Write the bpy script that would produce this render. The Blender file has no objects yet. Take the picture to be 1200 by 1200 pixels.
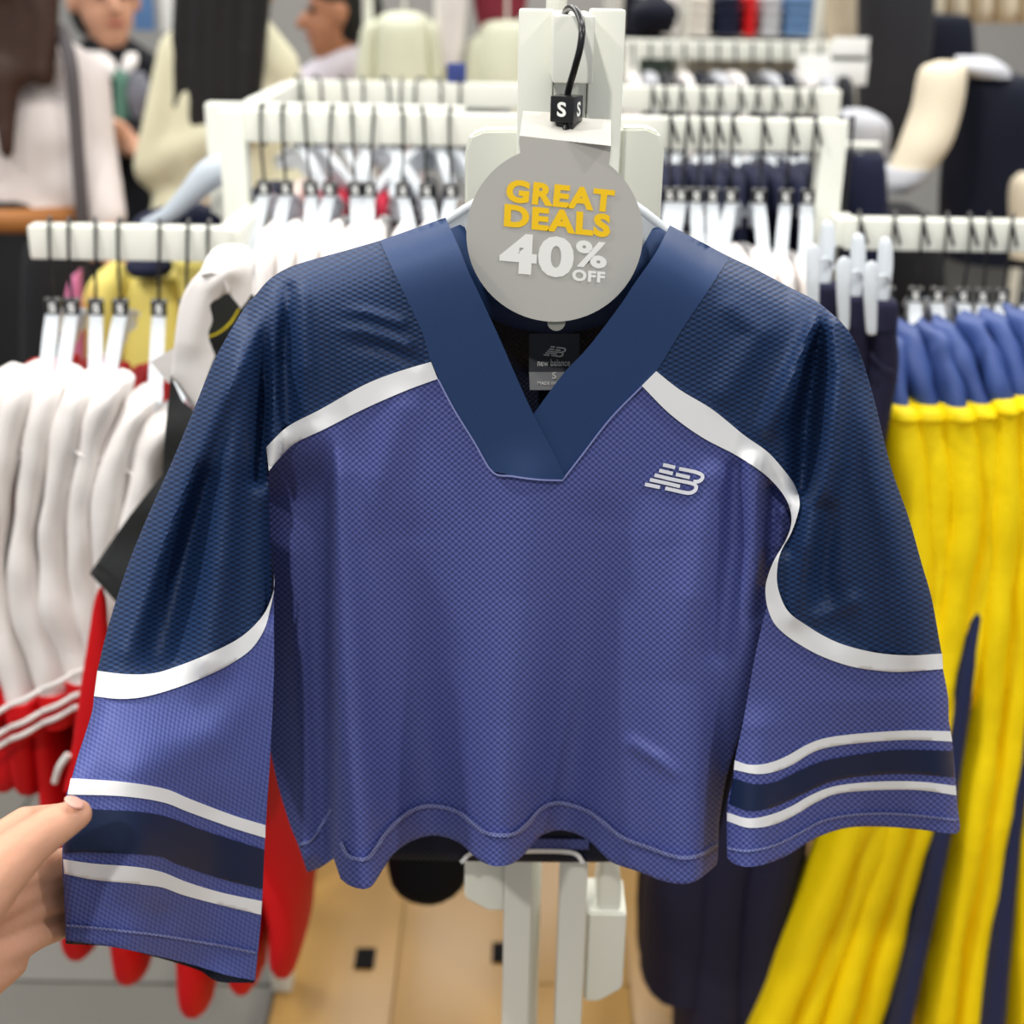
import bpy, bmesh, math, random
import numpy as np
from mathutils import Vector, Matrix, noise
from mathutils.geometry import delaunay_2d_cdt

random.seed(7)
scene = bpy.context.scene
COL = scene.collection

# ------------------------------------------------------------------ camera
F_PX = 1600.0
PITCH = math.atan(0.40)
ROLL = math.radians(1.0)
CAM = Vector((0.0, 0.0, 1.62))
FW = Vector((0, math.cos(PITCH), -math.sin(PITCH)))
UP0 = Vector((0, math.sin(PITCH), math.cos(PITCH)))
RT0 = Vector((1, 0, 0))
RT = RT0 * math.cos(ROLL) + UP0 * math.sin(ROLL)
UP = UP0 * math.cos(ROLL) - RT0 * math.sin(ROLL)
cd = bpy.data.cameras.new('camera')
cam = bpy.data.objects.new('camera', cd)
COL.objects.link(cam)
cam.matrix_world = Matrix.Translation(CAM) @ Matrix((RT, UP, -FW)).transposed().to_4x4()
cd.sensor_fit = 'HORIZONTAL'
cd.sensor_width = 36.0
cd.lens = 36.0 * F_PX / 1200.0
cd.clip_start = 0.05
cd.dof.use_dof = True
cd.dof.focus_distance = 0.93
cd.dof.aperture_fstop = 4.8
scene.camera = cam

# ------------------------------------------------------------------ world, lights, exposure
scene.view_settings.view_transform = 'Standard'
scene.view_settings.look = 'None'
scene.view_settings.exposure = 0.45
scene.view_settings.gamma = 1.0
scene.view_settings.use_curve_mapping = False
w = bpy.data.worlds.new('store_ambient')
scene.world = w
w.use_nodes = True
w.node_tree.nodes['Background'].inputs[0].default_value = (0.93, 0.96, 1.0, 1)
w.node_tree.nodes['Background'].inputs[1].default_value = 0.36


def area(name, loc, target, sx, sy, power, color=(1, 0.97, 0.92)):
    l = bpy.data.lights.new(name, 'AREA')
    l.shape = 'RECTANGLE'; l.size = sx; l.size_y = sy
    l.energy = power; l.color = color
    o = bpy.data.objects.new(name, l); COL.objects.link(o)
    o.location = loc
    o.rotation_euler = (Vector(target) - Vector(loc)).to_track_quat('-Z', 'Y').to_euler()
    return o


def spot(name, loc, target, power, size, radius, blend=0.5, color=(1, 0.96, 0.9)):
    l = bpy.data.lights.new(name, 'SPOT')
    l.energy = power; l.spot_size = math.radians(size); l.spot_blend = blend
    l.shadow_soft_size = radius; l.color = color
    o = bpy.data.objects.new(name, l); COL.objects.link(o)
    o.location = loc
    o.rotation_euler = (Vector(target) - Vector(loc)).to_track_quat('-Z', 'Y').to_euler()
    return o


spot('ceiling_spotlight', (-0.5, -1.35, 3.2), (0.15, 1.0, 1.0), 96, 60, 0.05)
spot('ceiling_spotlight', (1.5, 0.3, 3.2), (0.3, 1.4, 1.0), 52, 75, 0.06)
spot('ceiling_spotlight', (-1.6, 0.6, 3.2), (-0.4, 1.4, 1.0), 92, 75, 0.06)
area('ceiling_panel_light', (0.0, 1.15, 3.3), (0.0, 1.15, 0), 1.4, 0.5, 20)
area('ceiling_panel_light', (-2.2, 3.0, 3.3), (-2.2, 3.0, 0), 1.6, 1.6, 42)
area('ceiling_panel_light', (1.6, 3.0, 3.3), (1.6, 3.0, 0), 1.6, 1.6, 42)
area('ceiling_panel_light', (0.0, 5.5, 3.3), (0.0, 5.5, 0), 4.0, 1.6, 90)


# ------------------------------------------------------------------ pixel helpers (a pixel is a direction, Y is the distance plane)
def ray(x, y):
    return FW + RT * ((x - 600.0) / F_PX) - UP * ((y - 600.0) / F_PX)


def P(x, y, Y):
    d = ray(x, y)
    return CAM + d * (Y / d.y)


def S(x, y, Y):
    return F_PX * ray(x, y).y / Y


def Pn(x, y, Y):
    x = np.asarray(x, float); y = np.asarray(y, float); Y = np.asarray(Y, float)
    a = (x - 600) / F_PX; b = -(y - 600) / F_PX
    d = np.stack([FW[i] + RT[i] * a + UP[i] * b for i in range(3)], -1)
    t = Y / d[..., 1]
    return np.array(CAM) + d * t[..., None]


# ------------------------------------------------------------------ materials
def lin(c):
    c = c / 255.0
    return c / 12.92 if c <= 0.04045 else ((c + 0.055) / 1.055) ** 2.4


def rgb(r, g, b):
    return (lin(r), lin(g), lin(b), 1)


MATS = {}


def mat(name, col, rough=0.6, spec=0.35, metal=0.0, noise_amt=0.06, noise_scale=12, bump=0.0, bump_scale=60, trans=0.0, sheen=0.0, sss=0.0):
    if name in MATS:
        return MATS[name]
    m = bpy.data.materials.new(name); m.use_nodes = True
    nt = m.node_tree; b = nt.nodes['Principled BSDF']
    b.inputs['Roughness'].default_value = rough
    b.inputs['Specular IOR Level'].default_value = spec
    b.inputs['Metallic'].default_value = metal
    if trans:
        b.inputs['Transmission Weight'].default_value = trans
        b.inputs['IOR'].default_value = 1.3
    if sheen:
        b.inputs['Sheen Weight'].default_value = sheen
    if sss:
        b.inputs['Subsurface Weight'].default_value = sss
        b.inputs['Subsurface Radius'].default_value = (0.012, 0.005, 0.003)
        b.inputs['Subsurface Scale'].default_value = 0.5
    tc = nt.nodes.new('ShaderNodeTexCoord')
    nz = nt.nodes.new('ShaderNodeTexNoise'); nz.inputs['Scale'].default_value = noise_scale
    nz.inputs['Detail'].default_value = 3
    nt.links.new(tc.outputs['Object'], nz.inputs['Vector'])
    mx = nt.nodes.new('ShaderNodeMix'); mx.data_type = 'RGBA'
    mx.inputs['A'].default_value = tuple(c * (1 - noise_amt) for c in col[:3]) + (1,)
    mx.inputs['B'].default_value = tuple(min(1, c * (1 + noise_amt)) for c in col[:3]) + (1,)
    nt.links.new(nz.outputs['Fac'], mx.inputs['Factor'])
    nt.links.new(mx.outputs['Result'], b.inputs['Base Color'])
    if bump:
        n2 = nt.nodes.new('ShaderNodeTexNoise'); n2.inputs['Scale'].default_value = bump_scale
        n2.inputs['Detail'].default_value = 4
        nt.links.new(tc.outputs['Object'], n2.inputs['Vector'])
        bp = nt.nodes.new('ShaderNodeBump'); bp.inputs['Strength'].default_value = bump
        bp.inputs['Distance'].default_value = 0.01
        nt.links.new(n2.outputs['Fac'], bp.inputs['Height'])
        nt.links.new(bp.outputs['Normal'], b.inputs['Normal'])
    MATS[name] = m
    return m


def knit(name, c_hole, c_yarn, pu, pv, rot=0.0, rough=0.55, bump=0.5, spec=0.3, sheen=0.0):
    """mesh knit: staggered dots laid out in the cloth's own UV (1 unit = 1200 threads-pixels)"""
    if name in MATS:
        return MATS[name]
    m = bpy.data.materials.new(name); m.use_nodes = True
    nt = m.node_tree; b = nt.nodes['Principled BSDF']
    b.inputs['Roughness'].default_value = rough
    b.inputs['Specular IOR Level'].default_value = spec
    b.inputs['Sheen Weight'].default_value = sheen
    uv = nt.nodes.new('ShaderNodeUVMap'); uv.uv_map = 'UVMap'
    mp = nt.nodes.new('ShaderNodeMapping')
    mp.inputs['Rotation'].default_value = (0, 0, rot)
    nt.links.new(uv.outputs['UV'], mp.inputs['Vector'])
    # slight waviness of the knit
    nz = nt.nodes.new('ShaderNodeTexNoise'); nz.inputs['Scale'].default_value = 9
    nt.links.new(uv.outputs['UV'], nz.inputs['Vector'])
    ad = nt.nodes.new('ShaderNodeVectorMath'); ad.operation = 'MULTIPLY_ADD'
    ad.inputs[1].default_value = (0.006, 0.006, 0)
    nt.links.new(nz.outputs['Color'], ad.inputs[0]); nt.links.new(mp.outputs['Vector'], ad.inputs[2])
    sp = nt.nodes.new('ShaderNodeSeparateXYZ'); nt.links.new(ad.outputs['Vector'], sp.inputs[0])

    def M(op, a, bb):
        n = nt.nodes.new('ShaderNodeMath'); n.operation = op
        for i, v in enumerate((a, bb)):
            if v is None: continue
            if isinstance(v, (int, float)): n.inputs[i].default_value = v
            else: nt.links.new(v, n.inputs[i])
        return n.outputs[0]
    u = M('MULTIPLY', sp.outputs[0], 2 * math.pi * 1200 / pu)
    v = M('MULTIPLY', sp.outputs[1], 2 * math.pi * 1200 / pv)
    s1 = M('SINE', u, None)
    s2 = M('SINE', v, None)
    pr = M('MULTIPLY', s1, s2)
    fac = M('MULTIPLY_ADD', pr, 0.5)
    fac.node.inputs[2].default_value = 0.5
    mx = nt.nodes.new('ShaderNodeMix'); mx.data_type = 'RGBA'
    mx.inputs['A'].default_value = c_hole; mx.inputs['B'].default_value = c_yarn
    nt.links.new(fac, mx.inputs['Factor'])
    nt.links.new(mx.outputs['Result'], b.inputs['Base Color'])
    bp = nt.nodes.new('ShaderNodeBump'); bp.inputs['Strength'].default_value = bump
    bp.inputs['Distance'].default_value = 0.0008
    nt.links.new(fac, bp.inputs['Height'])
    nt.links.new(bp.outputs['Normal'], b.inputs['Normal'])
    MATS[name] = m
    return m


WHITE_METAL = mat('white_powder_coat', rgb(228, 229, 218), 0.38, 0.4, noise_amt=0.015)
BLACK_PL = mat('black_plastic', rgb(18, 18, 20), 0.3, 0.5)
BLACK_WIRE = mat('black_wire', rgb(22, 22, 24), 0.3, 0.6, metal=0.3)
FROST = mat('frosted_plastic', rgb(232, 238, 244), 0.28, 0.5, noise_amt=0.02, trans=0.35)
WHITE_PRINT = mat('white_print', rgb(246, 246, 242), 0.5, 0.3, noise_amt=0.0)
WHITE_TAPE = mat('white_tape', rgb(236, 237, 238), 0.55, 0.3, noise_amt=0.02)
KN_BODY = knit('violet_blue_mesh', rgb(48, 58, 116), rgb(98, 106, 170), 8.0, 7.0)
KN_NAVY = knit('navy_mesh', rgb(10, 26, 56), rgb(34, 62, 106), 13.0, 6.4, bump=0.6)
KN_SLEEVE = knit('violet_blue_sleeve_mesh', rgb(62, 72, 132), rgb(92, 102, 166), 6.0, 9.0, rot=0.45)
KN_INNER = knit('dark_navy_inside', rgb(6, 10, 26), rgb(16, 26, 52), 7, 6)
KN_COLLAR = knit('navy_rib', rgb(26, 50, 92), rgb(38, 64, 106), 2.6, 2.6, bump=0.15)
NAVY_BAND = mat('navy_band', rgb(14, 32, 66), 0.5, 0.4, noise_amt=0.03)
SEAM = mat('pale_violet_seam', rgb(128, 136, 188), 0.6, 0.3)


ORD = ['first', 'second', 'third', 'fourth', 'fifth', 'sixth', 'seventh', 'eighth', 'ninth', 'tenth', 'eleventh', 'twelfth', 'thirteenth', 'fourteenth']


# ------------------------------------------------------------------ object helpers
def tag(o, label=None, cat=None, group=None, kind=None):
    if label: o['label'] = label
    if cat: o['category'] = cat
    if group: o['group'] = group
    if kind: o['kind'] = kind
    return o


def empty(name, loc=(0, 0, 0), label=None, cat=None, group=None):
    o = bpy.data.objects.new(name, None); COL.objects.link(o)
    o.location = loc
    o.empty_display_size = 0.05
    return tag(o, label, cat, group)


def link(name, me, m, parent=None):
    o = bpy.data.objects.new(name, me); COL.objects.link(o)
    if m is not None and not me.materials: me.materials.append(m)
    if parent is not None:
        o.parent = parent
        pm = parent.matrix_basis if parent.parent is None else parent.parent.matrix_basis @ parent.matrix_parent_inverse @ parent.matrix_basis
        o.matrix_parent_inverse = pm.inverted()
    return o


def mesh_obj(name, verts, faces, m, parent=None, smooth=True, uv=None, sharp=None):
    me = bpy.data.meshes.new(name)
    me.from_pydata([tuple(v) for v in verts], [], faces)
    bm = bmesh.new(); bm.from_mesh(me)
    bmesh.ops.recalc_face_normals(bm, faces=bm.faces)
    bm.to_mesh(me); bm.free()
    if uv is not None:
        ul = me.uv_layers.new(name='UVMap')
        vi = np.empty(len(me.loops), int); me.loops.foreach_get('vertex_index', vi)
        ul.data.foreach_set('uv', np.asarray(uv, float)[vi].ravel())
    if smooth:
        me.shade_smooth()
        if sharp: me.set_sharp_from_angle(angle=sharp)
    return link(name, me, m, parent)


def box(name, c, size, m, parent=None, bevel=0.003, rot=None):
    bm = bmesh.new()
    bmesh.ops.create_cube(bm, size=1.0)
    bmesh.ops.scale(bm, vec=size, verts=bm.verts)
    if bevel:
        bmesh.ops.bevel(bm, geom=bm.edges[:], offset=min(bevel, 0.45 * min(size)), segments=2, affect='EDGES', profile=0.6)
    if rot is not None:
        bmesh.ops.transform(bm, matrix=rot.to_4x4(), verts=bm.verts)
    bmesh.ops.translate(bm, vec=c, verts=bm.verts)
    me = bpy.data.meshes.new(name); bm.to_mesh(me); bm.free()
    me.shade_smooth(); me.set_sharp_from_angle(angle=0.6)
    return link(name, me, m, parent)


def prism(name, pts, y0, y1, m, parent=None, bevel=0.002):
    """polygon of (x, z) points extruded along world Y"""
    n = len(pts)
    bm = bmesh.new()
    a = [bm.verts.new((p[0], y0, p[1])) for p in pts]
    b = [bm.verts.new((p[0], y1, p[1])) for p in pts]
    bm.faces.new(a); bm.faces.new(b[::-1])
    for i in range(n):
        bm.faces.new((a[i], b[i], b[(i + 1) % n], a[(i + 1) % n]))
    bmesh.ops.recalc_face_normals(bm, faces=bm.faces)
    if bevel:
        bmesh.ops.bevel(bm, geom=bm.edges[:], offset=bevel, segments=2, affect='EDGES')
    me = bpy.data.meshes.new(name); bm.to_mesh(me); bm.free()
    me.shade_smooth(); me.set_sharp_from_angle(angle=0.6)
    return link(name, me, m, parent)


def cr(pts, n=6):
    """Catmull-Rom through the points (any dimension)"""
    pts = [np.array(p, float) for p in pts]
    if len(pts) < 3: return [tuple(p) for p in pts]
    q = [2 * pts[0] - pts[1]] + pts + [2 * pts[-1] - pts[-2]]
    out = []
    for i in range(1, len(q) - 2):
        a, b, c, d = q[i - 1], q[i], q[i + 1], q[i + 2]
        for k in range(n):
            t = k / n
            out.append(tuple(0.5 * (2 * b + (c - a) * t + (2 * a - 5 * b + 4 * c - d) * t * t + (3 * b - a - 3 * c + d) * t ** 3)))
    out.append(tuple(pts[-1]))
    return out


def tube(name, pts, r, m, parent=None, seg=8, sm=5, caps=True):
    """round tube along points; r a number or a list"""
    if not isinstance(r, (list, tuple)): r = [r] * len(pts)
    q = cr([tuple(p) + (rr,) for p, rr in zip(pts, r)], sm) if len(pts) > 2 else [tuple(p) + (rr,) for p, rr in zip(pts, r)]
    pos = [Vector(p[:3]) for p in q]; rad = [p[3] for p in q]
    V = []; Fc = []
    ref = None
    for i, p in enumerate(pos):
        t = (pos[min(i + 1, len(pos) - 1)] - pos[max(i - 1, 0)]).normalized()
        if ref is None:
            ref = t.orthogonal().normalized()
        ref = (ref - t * ref.dot(t)).normalized()
        bn = t.cross(ref)
        for k in range(seg):
            a = 2 * math.pi * k / seg
            V.append(p + (ref * math.cos(a) + bn * math.sin(a)) * rad[i])
    for i in range(len(pos) - 1):
        for k in range(seg):
            k2 = (k + 1) % seg
            Fc.append((i * seg + k, i * seg + k2, (i + 1) * seg + k2, (i + 1) * seg + k))
    if caps:
        Fc.append(tuple(range(seg))[::-1]); Fc.append(tuple((len(pos) - 1) * seg + k for k in range(seg)))
    return mesh_obj(name, V, Fc, m, parent, True, sharp=1.2)


def loft(name, rings, m, parent=None, seg=18, wr=0.0, wsc=14.0, sm=5, power=2.0, closed=True, vert_uv=False):
    """horizontal superellipse rings: (x, y, z, half width X, half depth Y)"""
    q = cr(rings, sm)
    V = []; Fc = []
    sd = random.random() * 50
    for i, (x, y, z, a, b) in enumerate(q):
        a = max(a, 0.0008); b = max(b, 0.0008)
        for k in range(seg):
            t = 2 * math.pi * k / seg
            c, s = math.cos(t), math.sin(t)
            px = x + a * math.copysign(abs(c) ** (2 / power), c)
            py = y + b * math.copysign(abs(s) ** (2 / power), s)
            if wr:
                n = noise.noise(Vector((px * wsc + sd, py * wsc, z * wsc * 0.35)))
                n2 = noise.noise(Vector((px * wsc * 2.3 + sd, py * wsc * 2.3 + 9, z * wsc * 1.1)))
                g = wr * (n + 0.5 * n2)
                px += g * c; py += g * s
            V.append((px, py, z))
    N = len(q)
    for i in range(N - 1):
        for k in range(seg):
            k2 = (k + 1) % seg
            Fc.append((i * seg + k, i * seg + k2, (i + 1) * seg + k2, (i + 1) * seg + k))
    if closed:
        Fc.append(tuple(range(seg))[::-1]); Fc.append(tuple((N - 1) * seg + k for k in range(seg)))
    return mesh_obj(name, V, Fc, m, parent, True, sharp=1.3)


def loft_px(name, pts, m, parent=None, **kw):
    """(px x, px y, Y, half width in px, half depth in m)"""
    rings = []
    for (x, y, Y, hw, hd) in pts:
        p = P(x, y, Y)
        rings.append((p.x, p.y, p.z, hw / S(x, y, Y), hd))
    return loft(name, rings, m, parent, **kw)


_b = bmesh.new(); bmesh.ops.create_icosphere(_b, subdivisions=2, radius=1.0)
_b.verts.ensure_lookup_table()
ICO_V = np.array([v.co[:] for v in _b.verts]); ICO_F = np.array([[v.index for v in f.verts] for f in _b.faces]); _b.free()


def blob(name, caps, voxel, m, parent=None, smooth=6):
    """one continuous body grown from tapered capsules (p0, p1, r0, r1[, squash vector])"""
    AV = []; AF = []; n0 = 0
    for c in caps:
        p0, p1, r0, r1 = Vector(c[0]), Vector(c[1]), c[2], c[3]
        sq = np.array(c[4] if len(c) > 4 else (1, 1, 1))
        L = (p1 - p0).length
        n = max(1, int(math.ceil(L / (0.45 * min(r0, r1)))))
        for i in range(n + 1):
            t = i / n
            AV.append(ICO_V * (r0 + (r1 - r0) * t) * sq + np.array(p0.lerp(p1, t))); AF.append(ICO_F + n0); n0 += len(ICO_V)
    me = bpy.data.meshes.new(name)
    me.from_pydata(np.concatenate(AV).tolist(), [], np.concatenate(AF).tolist())
    o = link(name, me, m, parent)
    md = o.modifiers.new('remesh', 'REMESH'); md.mode = 'VOXEL'; md.voxel_size = voxel; md.use_smooth_shade = True
    md2 = o.modifiers.new('smooth', 'SMOOTH'); md2.iterations = smooth; md2.factor = 0.5
    return o


def copy_tree(o, parent=None):
    c = o.copy(); COL.objects.link(c); c.parent = parent
    for ch in o.children: copy_tree(ch, c)
    return c


def text_mesh(txt, bold=0.0):
    cu = bpy.data.curves.new('lettering', 'FONT'); cu.body = txt
    cu.offset = bold; cu.resolution_u = 4; cu.space_character = 1.0 + bold * 2.2
    o = bpy.data.objects.new('lettering', cu); COL.objects.link(o)
    dg = bpy.context.evaluated_depsgraph_get()
    me = bpy.data.meshes.new_from_object(o.evaluated_get(dg))
    bpy.data.objects.remove(o)
    co = np.empty(len(me.vertices) * 3); me.vertices.foreach_get('co', co)
    co = co.reshape(-1, 3)
    mn = co.min(0); mx = co.max(0)
    n = (co[:, :2] - mn[:2]) / (mx[:2] - mn[:2])
    polys = [tuple(p.vertices) for p in me.polygons]
    bpy.data.meshes.remove(me)
    return n, polys


def text_px(name, txt, tl, tr, bl, br, Yf, m, parent, bold=0.0):
    """flat lettering mapped to four corners; Yf = Y or function of pixel arrays"""
    n, polys = text_mesh(txt, bold)
    u = n[:, 0:1]; v = 1 - n[:, 1:2]
    tl, tr, bl, br = map(np.array, (tl, tr, bl, br))
    q = (1 - u) * (1 - v) * tl + u * (1 - v) * tr + (1 - u) * v * bl + u * v * br
    Y = Yf(q[:, 0], q[:, 1]) if callable(Yf) else np.full(len(q), Yf)
    return mesh_obj(name, Pn(q[:, 0], q[:, 1], Y), polys, m, parent, smooth=False)


# ================================================================== SETTING
tile_m = mat('grey_floor_tile', rgb(118, 116, 110), 0.45, 0.4, noise_amt=0.08, noise_scale=3)
grout_m = mat('grey_grout', rgb(84, 82, 78), 0.8, 0.2)
wood_m = mat('honey_vinyl_plank', rgb(186, 144, 78), 0.3, 0.5, noise_amt=0.12, noise_scale=4)
wall_m = mat('store_wall_paint', rgb(176, 174, 170), 0.7, 0.2)
floor = tag(mesh_obj('floor', [(-6, -2, 0), (6, -2, 0), (6, 9, 0), (-6, 9, 0), (-6, -2, -0.1), (6, -2, -0.1), (6, 9, -0.1), (-6, 9, -0.1)],
                     [(0, 1, 2, 3), (7, 6, 5, 4), (0, 4, 5, 1), (1, 5, 6, 2), (2, 6, 7, 3), (3, 7, 4, 0)], grout_m, smooth=False), kind='structure')
BX = -0.385   # where grey tile meets wood vinyl
t0 = None
for i in range(6):
    for j in range(10):
        c = (BX - 0.3 - 0.6 * i, 0.95 + 0.6 * j, 0.003)
        if t0 is None:
            t0 = box('tile', (0, 0, 0), (0.594, 0.594, 0.01), tile_m, floor, 0.002); t0.location = c
        else:
            o = t0.copy(); COL.objects.link(o); o.location = c
p0 = None
for i in range(14):
    for j in range(5):
        c = (BX + 0.1 + 0.2 * i, 0.4 + 1.25 * j + 0.42 * (i % 3), 0.003)
        if p0 is None:
            p0 = box('plank', (0, 0, 0), (0.198, 1.247, 0.01), wood_m, floor, 0.001); p0.location = c
        else:
            o = p0.copy(); COL.objects.link(o); o.location = c
wb = box('wall_back', (0, 8.6, 1.7), (12, 0.1, 3.4), wall_m, None, 0); tag(wb, kind='structure')


# ================================================================== THE JERSEY
def sst(a, b, x):
    t = np.clip((x - a) / (b - a), 0, 1)
    return t * t * (3 - 2 * t)


def ridge(x, y, pts):
    """fold along a polyline of (px, py, height m, half width px); + is towards the viewer"""
    best = np.full(x.shape, 1e9); amp = np.zeros(x.shape); wd = np.ones(x.shape)
    for (ax, ay, aa, aw), (bx, by, ba, bw) in zip(pts[:-1], pts[1:]):
        dx, dy = bx - ax, by - ay
        t = np.clip(((x - ax) * dx + (y - ay) * dy) / (dx * dx + dy * dy), 0, 1)
        d = np.hypot(x - ax - t * dx, y - ay - t * dy)
        k = d < best
        best = np.where(k, d, best); amp = np.where(k, aa + (ba - aa) * t, amp); wd = np.where(k, aw + (bw - aw) * t, wd)
    return amp * np.exp(-(best / wd) ** 2)


TOPX = [290, 300, 315, 335, 360, 400, 445, 525, 560, 650, 750, 785, 827, 855, 885, 922, 955, 980, 997, 1010]
TOPY = [358, 345, 328, 315, 306, 295, 282, 257, 250, 245, 250, 264, 290, 301, 315, 335, 352, 372, 392, 420]
LOX = np.array([[340, 304], [360, 287], [420, 252], [480, 227], [540, 202], [612, 170], [670, 147], [737, 126], [785, 114], [837, 107], [912, 84], [1010, 73], [1108, 77]], float)
ROX = np.array([[360, 972], [390, 997], [420, 1010], [470, 1025], [547, 1044], [607, 1065], [660, 1080], [702, 1092], [757, 1102], [817, 1111], [870, 1116], [945, 1122], [977, 1124]], float)


def shoulder(x, y):
    return 0.05 * np.exp(-np.maximum(y - np.interp(x, TOPX, TOPY), 0) / 22.0)


def DB(x, y):
    Y = 0.888 - 0.012 * np.exp(-((x - 610) / 200.0) ** 2) + shoulder(x, y)
    R = ridge(x, y, [(365, 490, .002, 20), (392, 560, .009, 20), (403, 700, .013, 24), (410, 850, .02, 28), (425, 1042, .032, 34)])
    R += ridge(x, y, [(618, 575, .005, 38), (608, 700, .007, 42), (594, 850, .014, 40), (582, 1015, .026, 38)])
    R += ridge(x, y, [(780, 640, .004, 50), (795, 800, .012, 50), (803, 1036, .03, 50)])
    R += ridge(x, y, [(480, 640, -.003, 40), (490, 800, -.012, 38), (508, 985, -.026, 40)])
    R += ridge(x, y, [(700, 620, -.004, 38), (676, 800, -.012, 38), (656, 975, -.026, 38)])
    R += ridge(x, y, [(880, 545, .010, 11), (885, 640, .010, 14), (868, 760, .006, 18), (850, 900, .003, 18)])
    R += ridge(x, y, [(862, 548, -.006, 9), (858, 640, -.006, 14), (840, 760, -.004, 18)])
    R += ridge(x, y, [(907, 575, -.010, 9), (903, 640, -.010, 10), (890, 720, -.006, 10)])
    R += ridge(x, y, [(915, 600, .006, 7), (912, 640, .006, 7)])
    R += ridge(x, y, [(835, 560, .004, 16), (815, 700, .006, 22), (800, 800, .0, 22)])
    R += ridge(x, y, [(742, 872, .003, 9), (768, 888, .004, 8), (800, 915, 0, 8)])
    R += ridge(x, y, [(430, 640, .0, 16), (445, 560, .004, 18), (470, 480, .003, 20)])
    # yoke wrinkles beside the collar
    R += ridge(x, y, [(395, 362, .0, 6), (430, 366, .003, 5), (470, 378, .003, 6)])
    R += ridge(x, y, [(385, 385, .0, 7), (430, 388, .003, 5), (478, 404, .003, 6)])
    R += ridge(x, y, [(400, 402, .0, 7), (445, 408, -.003, 6), (488, 424, -.002, 6)])
    # side of the body tucked behind the front fold
    R -= 0.034 * sst(396, 380, x) * sst(500, 590, y)
    R += ridge(x, y, [(345, 590, .0, 14), (350, 760, .008, 16), (362, 1000, .01, 16)])
    R -= 0.03 * sst(812, 852, x) * sst(720, 1000, y)
    R -= 0.016 * sst(880, 925, x) * sst(480, 600, y)
    return Y - R * 1.25


def DL(x, y):
    f = sst(560, 1000, y)
    u = np.clip((x - 80) / 230.0, 0, 1)
    Y = (1 - f) * 0.872 + f * (0.738 + 0.10 * u)
    xo = np.interp(y, LOX[:, 0], LOX[:, 1])
    Y = Y + 0.028 * np.exp(-np.maximum(x - xo, 0) / 10.0) * (1 - 0.8 * sst(850, 930, y)) + shoulder(x, y) * 0.8
    R = ridge(x, y, [(305, 352, .004, 9), (288, 400, .012, 12), (240, 520, .012, 14), (190, 640, .010, 15), (150, 760, .004, 16)])
    R += ridge(x, y, [(318, 352, -.006, 7), (311, 400, -.016, 10), (308, 470, -.018, 10), (303, 560, -.012, 10)])
    R += ridge(x, y, [(285, 430, .004, 14), (270, 540, .014, 18), (258, 660, .014, 22), (245, 770, .008, 24)])
    R += ridge(x, y, [(240, 560, -.008, 14), (215, 660, -.012, 18), (185, 760, -.010, 24)])
    R += ridge(x, y, [(318, 600, -.006, 12), (316, 720, -.006, 12)])
    R += ridge(x, y, [(300, 800, .0, 20), (250, 860, .004, 26), (160, 900, .004, 30)])
    R += ridge(x, y, [(165, 880, .006, 45), (160, 1000, .014, 45), (150, 1110, .012, 45)])
    R += ridge(x, y, [(250, 960, -.004, 34), (250, 1120, -.008, 34)])
    R += ridge(x, y, [(150, 1065, -.003, 22), (190, 1075, -.003, 18)])
    return Y - R * 1.5


def DUL(x, y):
    k = sst(350, 306, x) * sst(330, 470, y)
    return DB(x, np.minimum(y, 560)) * (1 - k) + DL(x, y) * k - ridge(x, y, [(338, 340, -.010, 9), (333, 420, -.016, 11), (334, 500, -.008, 10)]) \
        - ridge(x, y, [(354, 345, .007, 10), (358, 430, .010, 13), (362, 480, .004, 12)])


def DR(x, y):
    Y = 0.876 + 0.0 * x
    xo = np.interp(y, ROX[:, 0], ROX[:, 1])
    Y = Y + 0.028 * np.exp(-np.maximum(xo - x, 0) / 11.0) + shoulder(x, y) * 0.8
    R = ridge(x, y, [(885, 860, .006, 26), (878, 1016, .024, 40)])
    R += ridge(x, y, [(1020, 820, -.004, 60), (1025, 969, -.02, 70)])
    R += ridge(x, y, [(1000, 430, .004, 10), (1040, 600, .008, 20), (1070, 760, .004, 20)])
    R += ridge(x, y, [(965, 600, -.010, 14), (960, 680, -.008, 18), (985, 740, -.003, 20)])
    R += ridge(x, y, [(1000, 705, .003, 10), (960, 722, .004, 10)])
    return Y - R * 1.35


def DUR(x, y):
    k = sst(880, 940, x) * sst(400, 500, y)
    k = np.maximum(k, sst(600, 660, y))
    Y = DB(np.minimum(x, 925), np.minimum(y, 560)) * (1 - k) + DR(x, y) * k
    R = ridge(x, y, [(962, 376, -.006, 6), (953, 430, -.022, 11), (944, 500, -.026, 16), (940, 570, -.018, 14)])
    R += ridge(x, y, [(976, 380, .010, 9), (984, 440, .014, 12), (973, 540, .016, 16), (948, 640, .016, 14), (935, 720, .004, 14)])
    R += ridge(x, y, [(955, 380, .008, 9), (930, 440, .010, 13), (900, 500, .006, 13)])
    R += ridge(x, y, [(860, 360, .003, 14), (890, 390, .004, 16), (850, 460, .003, 16)])
    return Y - R * 1.3


def inside(poly, x, y):
    r = np.zeros(x.shape, bool)
    n = len(poly)
    for i in range(n):
        x1, y1 = poly[i]; x2, y2 = poly[(i + 1) % n]
        if y1 == y2: continue
        c = ((y1 > y) != (y2 > y)) & (x < (x2 - x1) * (y - y1) / (y2 - y1) + x1)
        r ^= c
    return r


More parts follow.
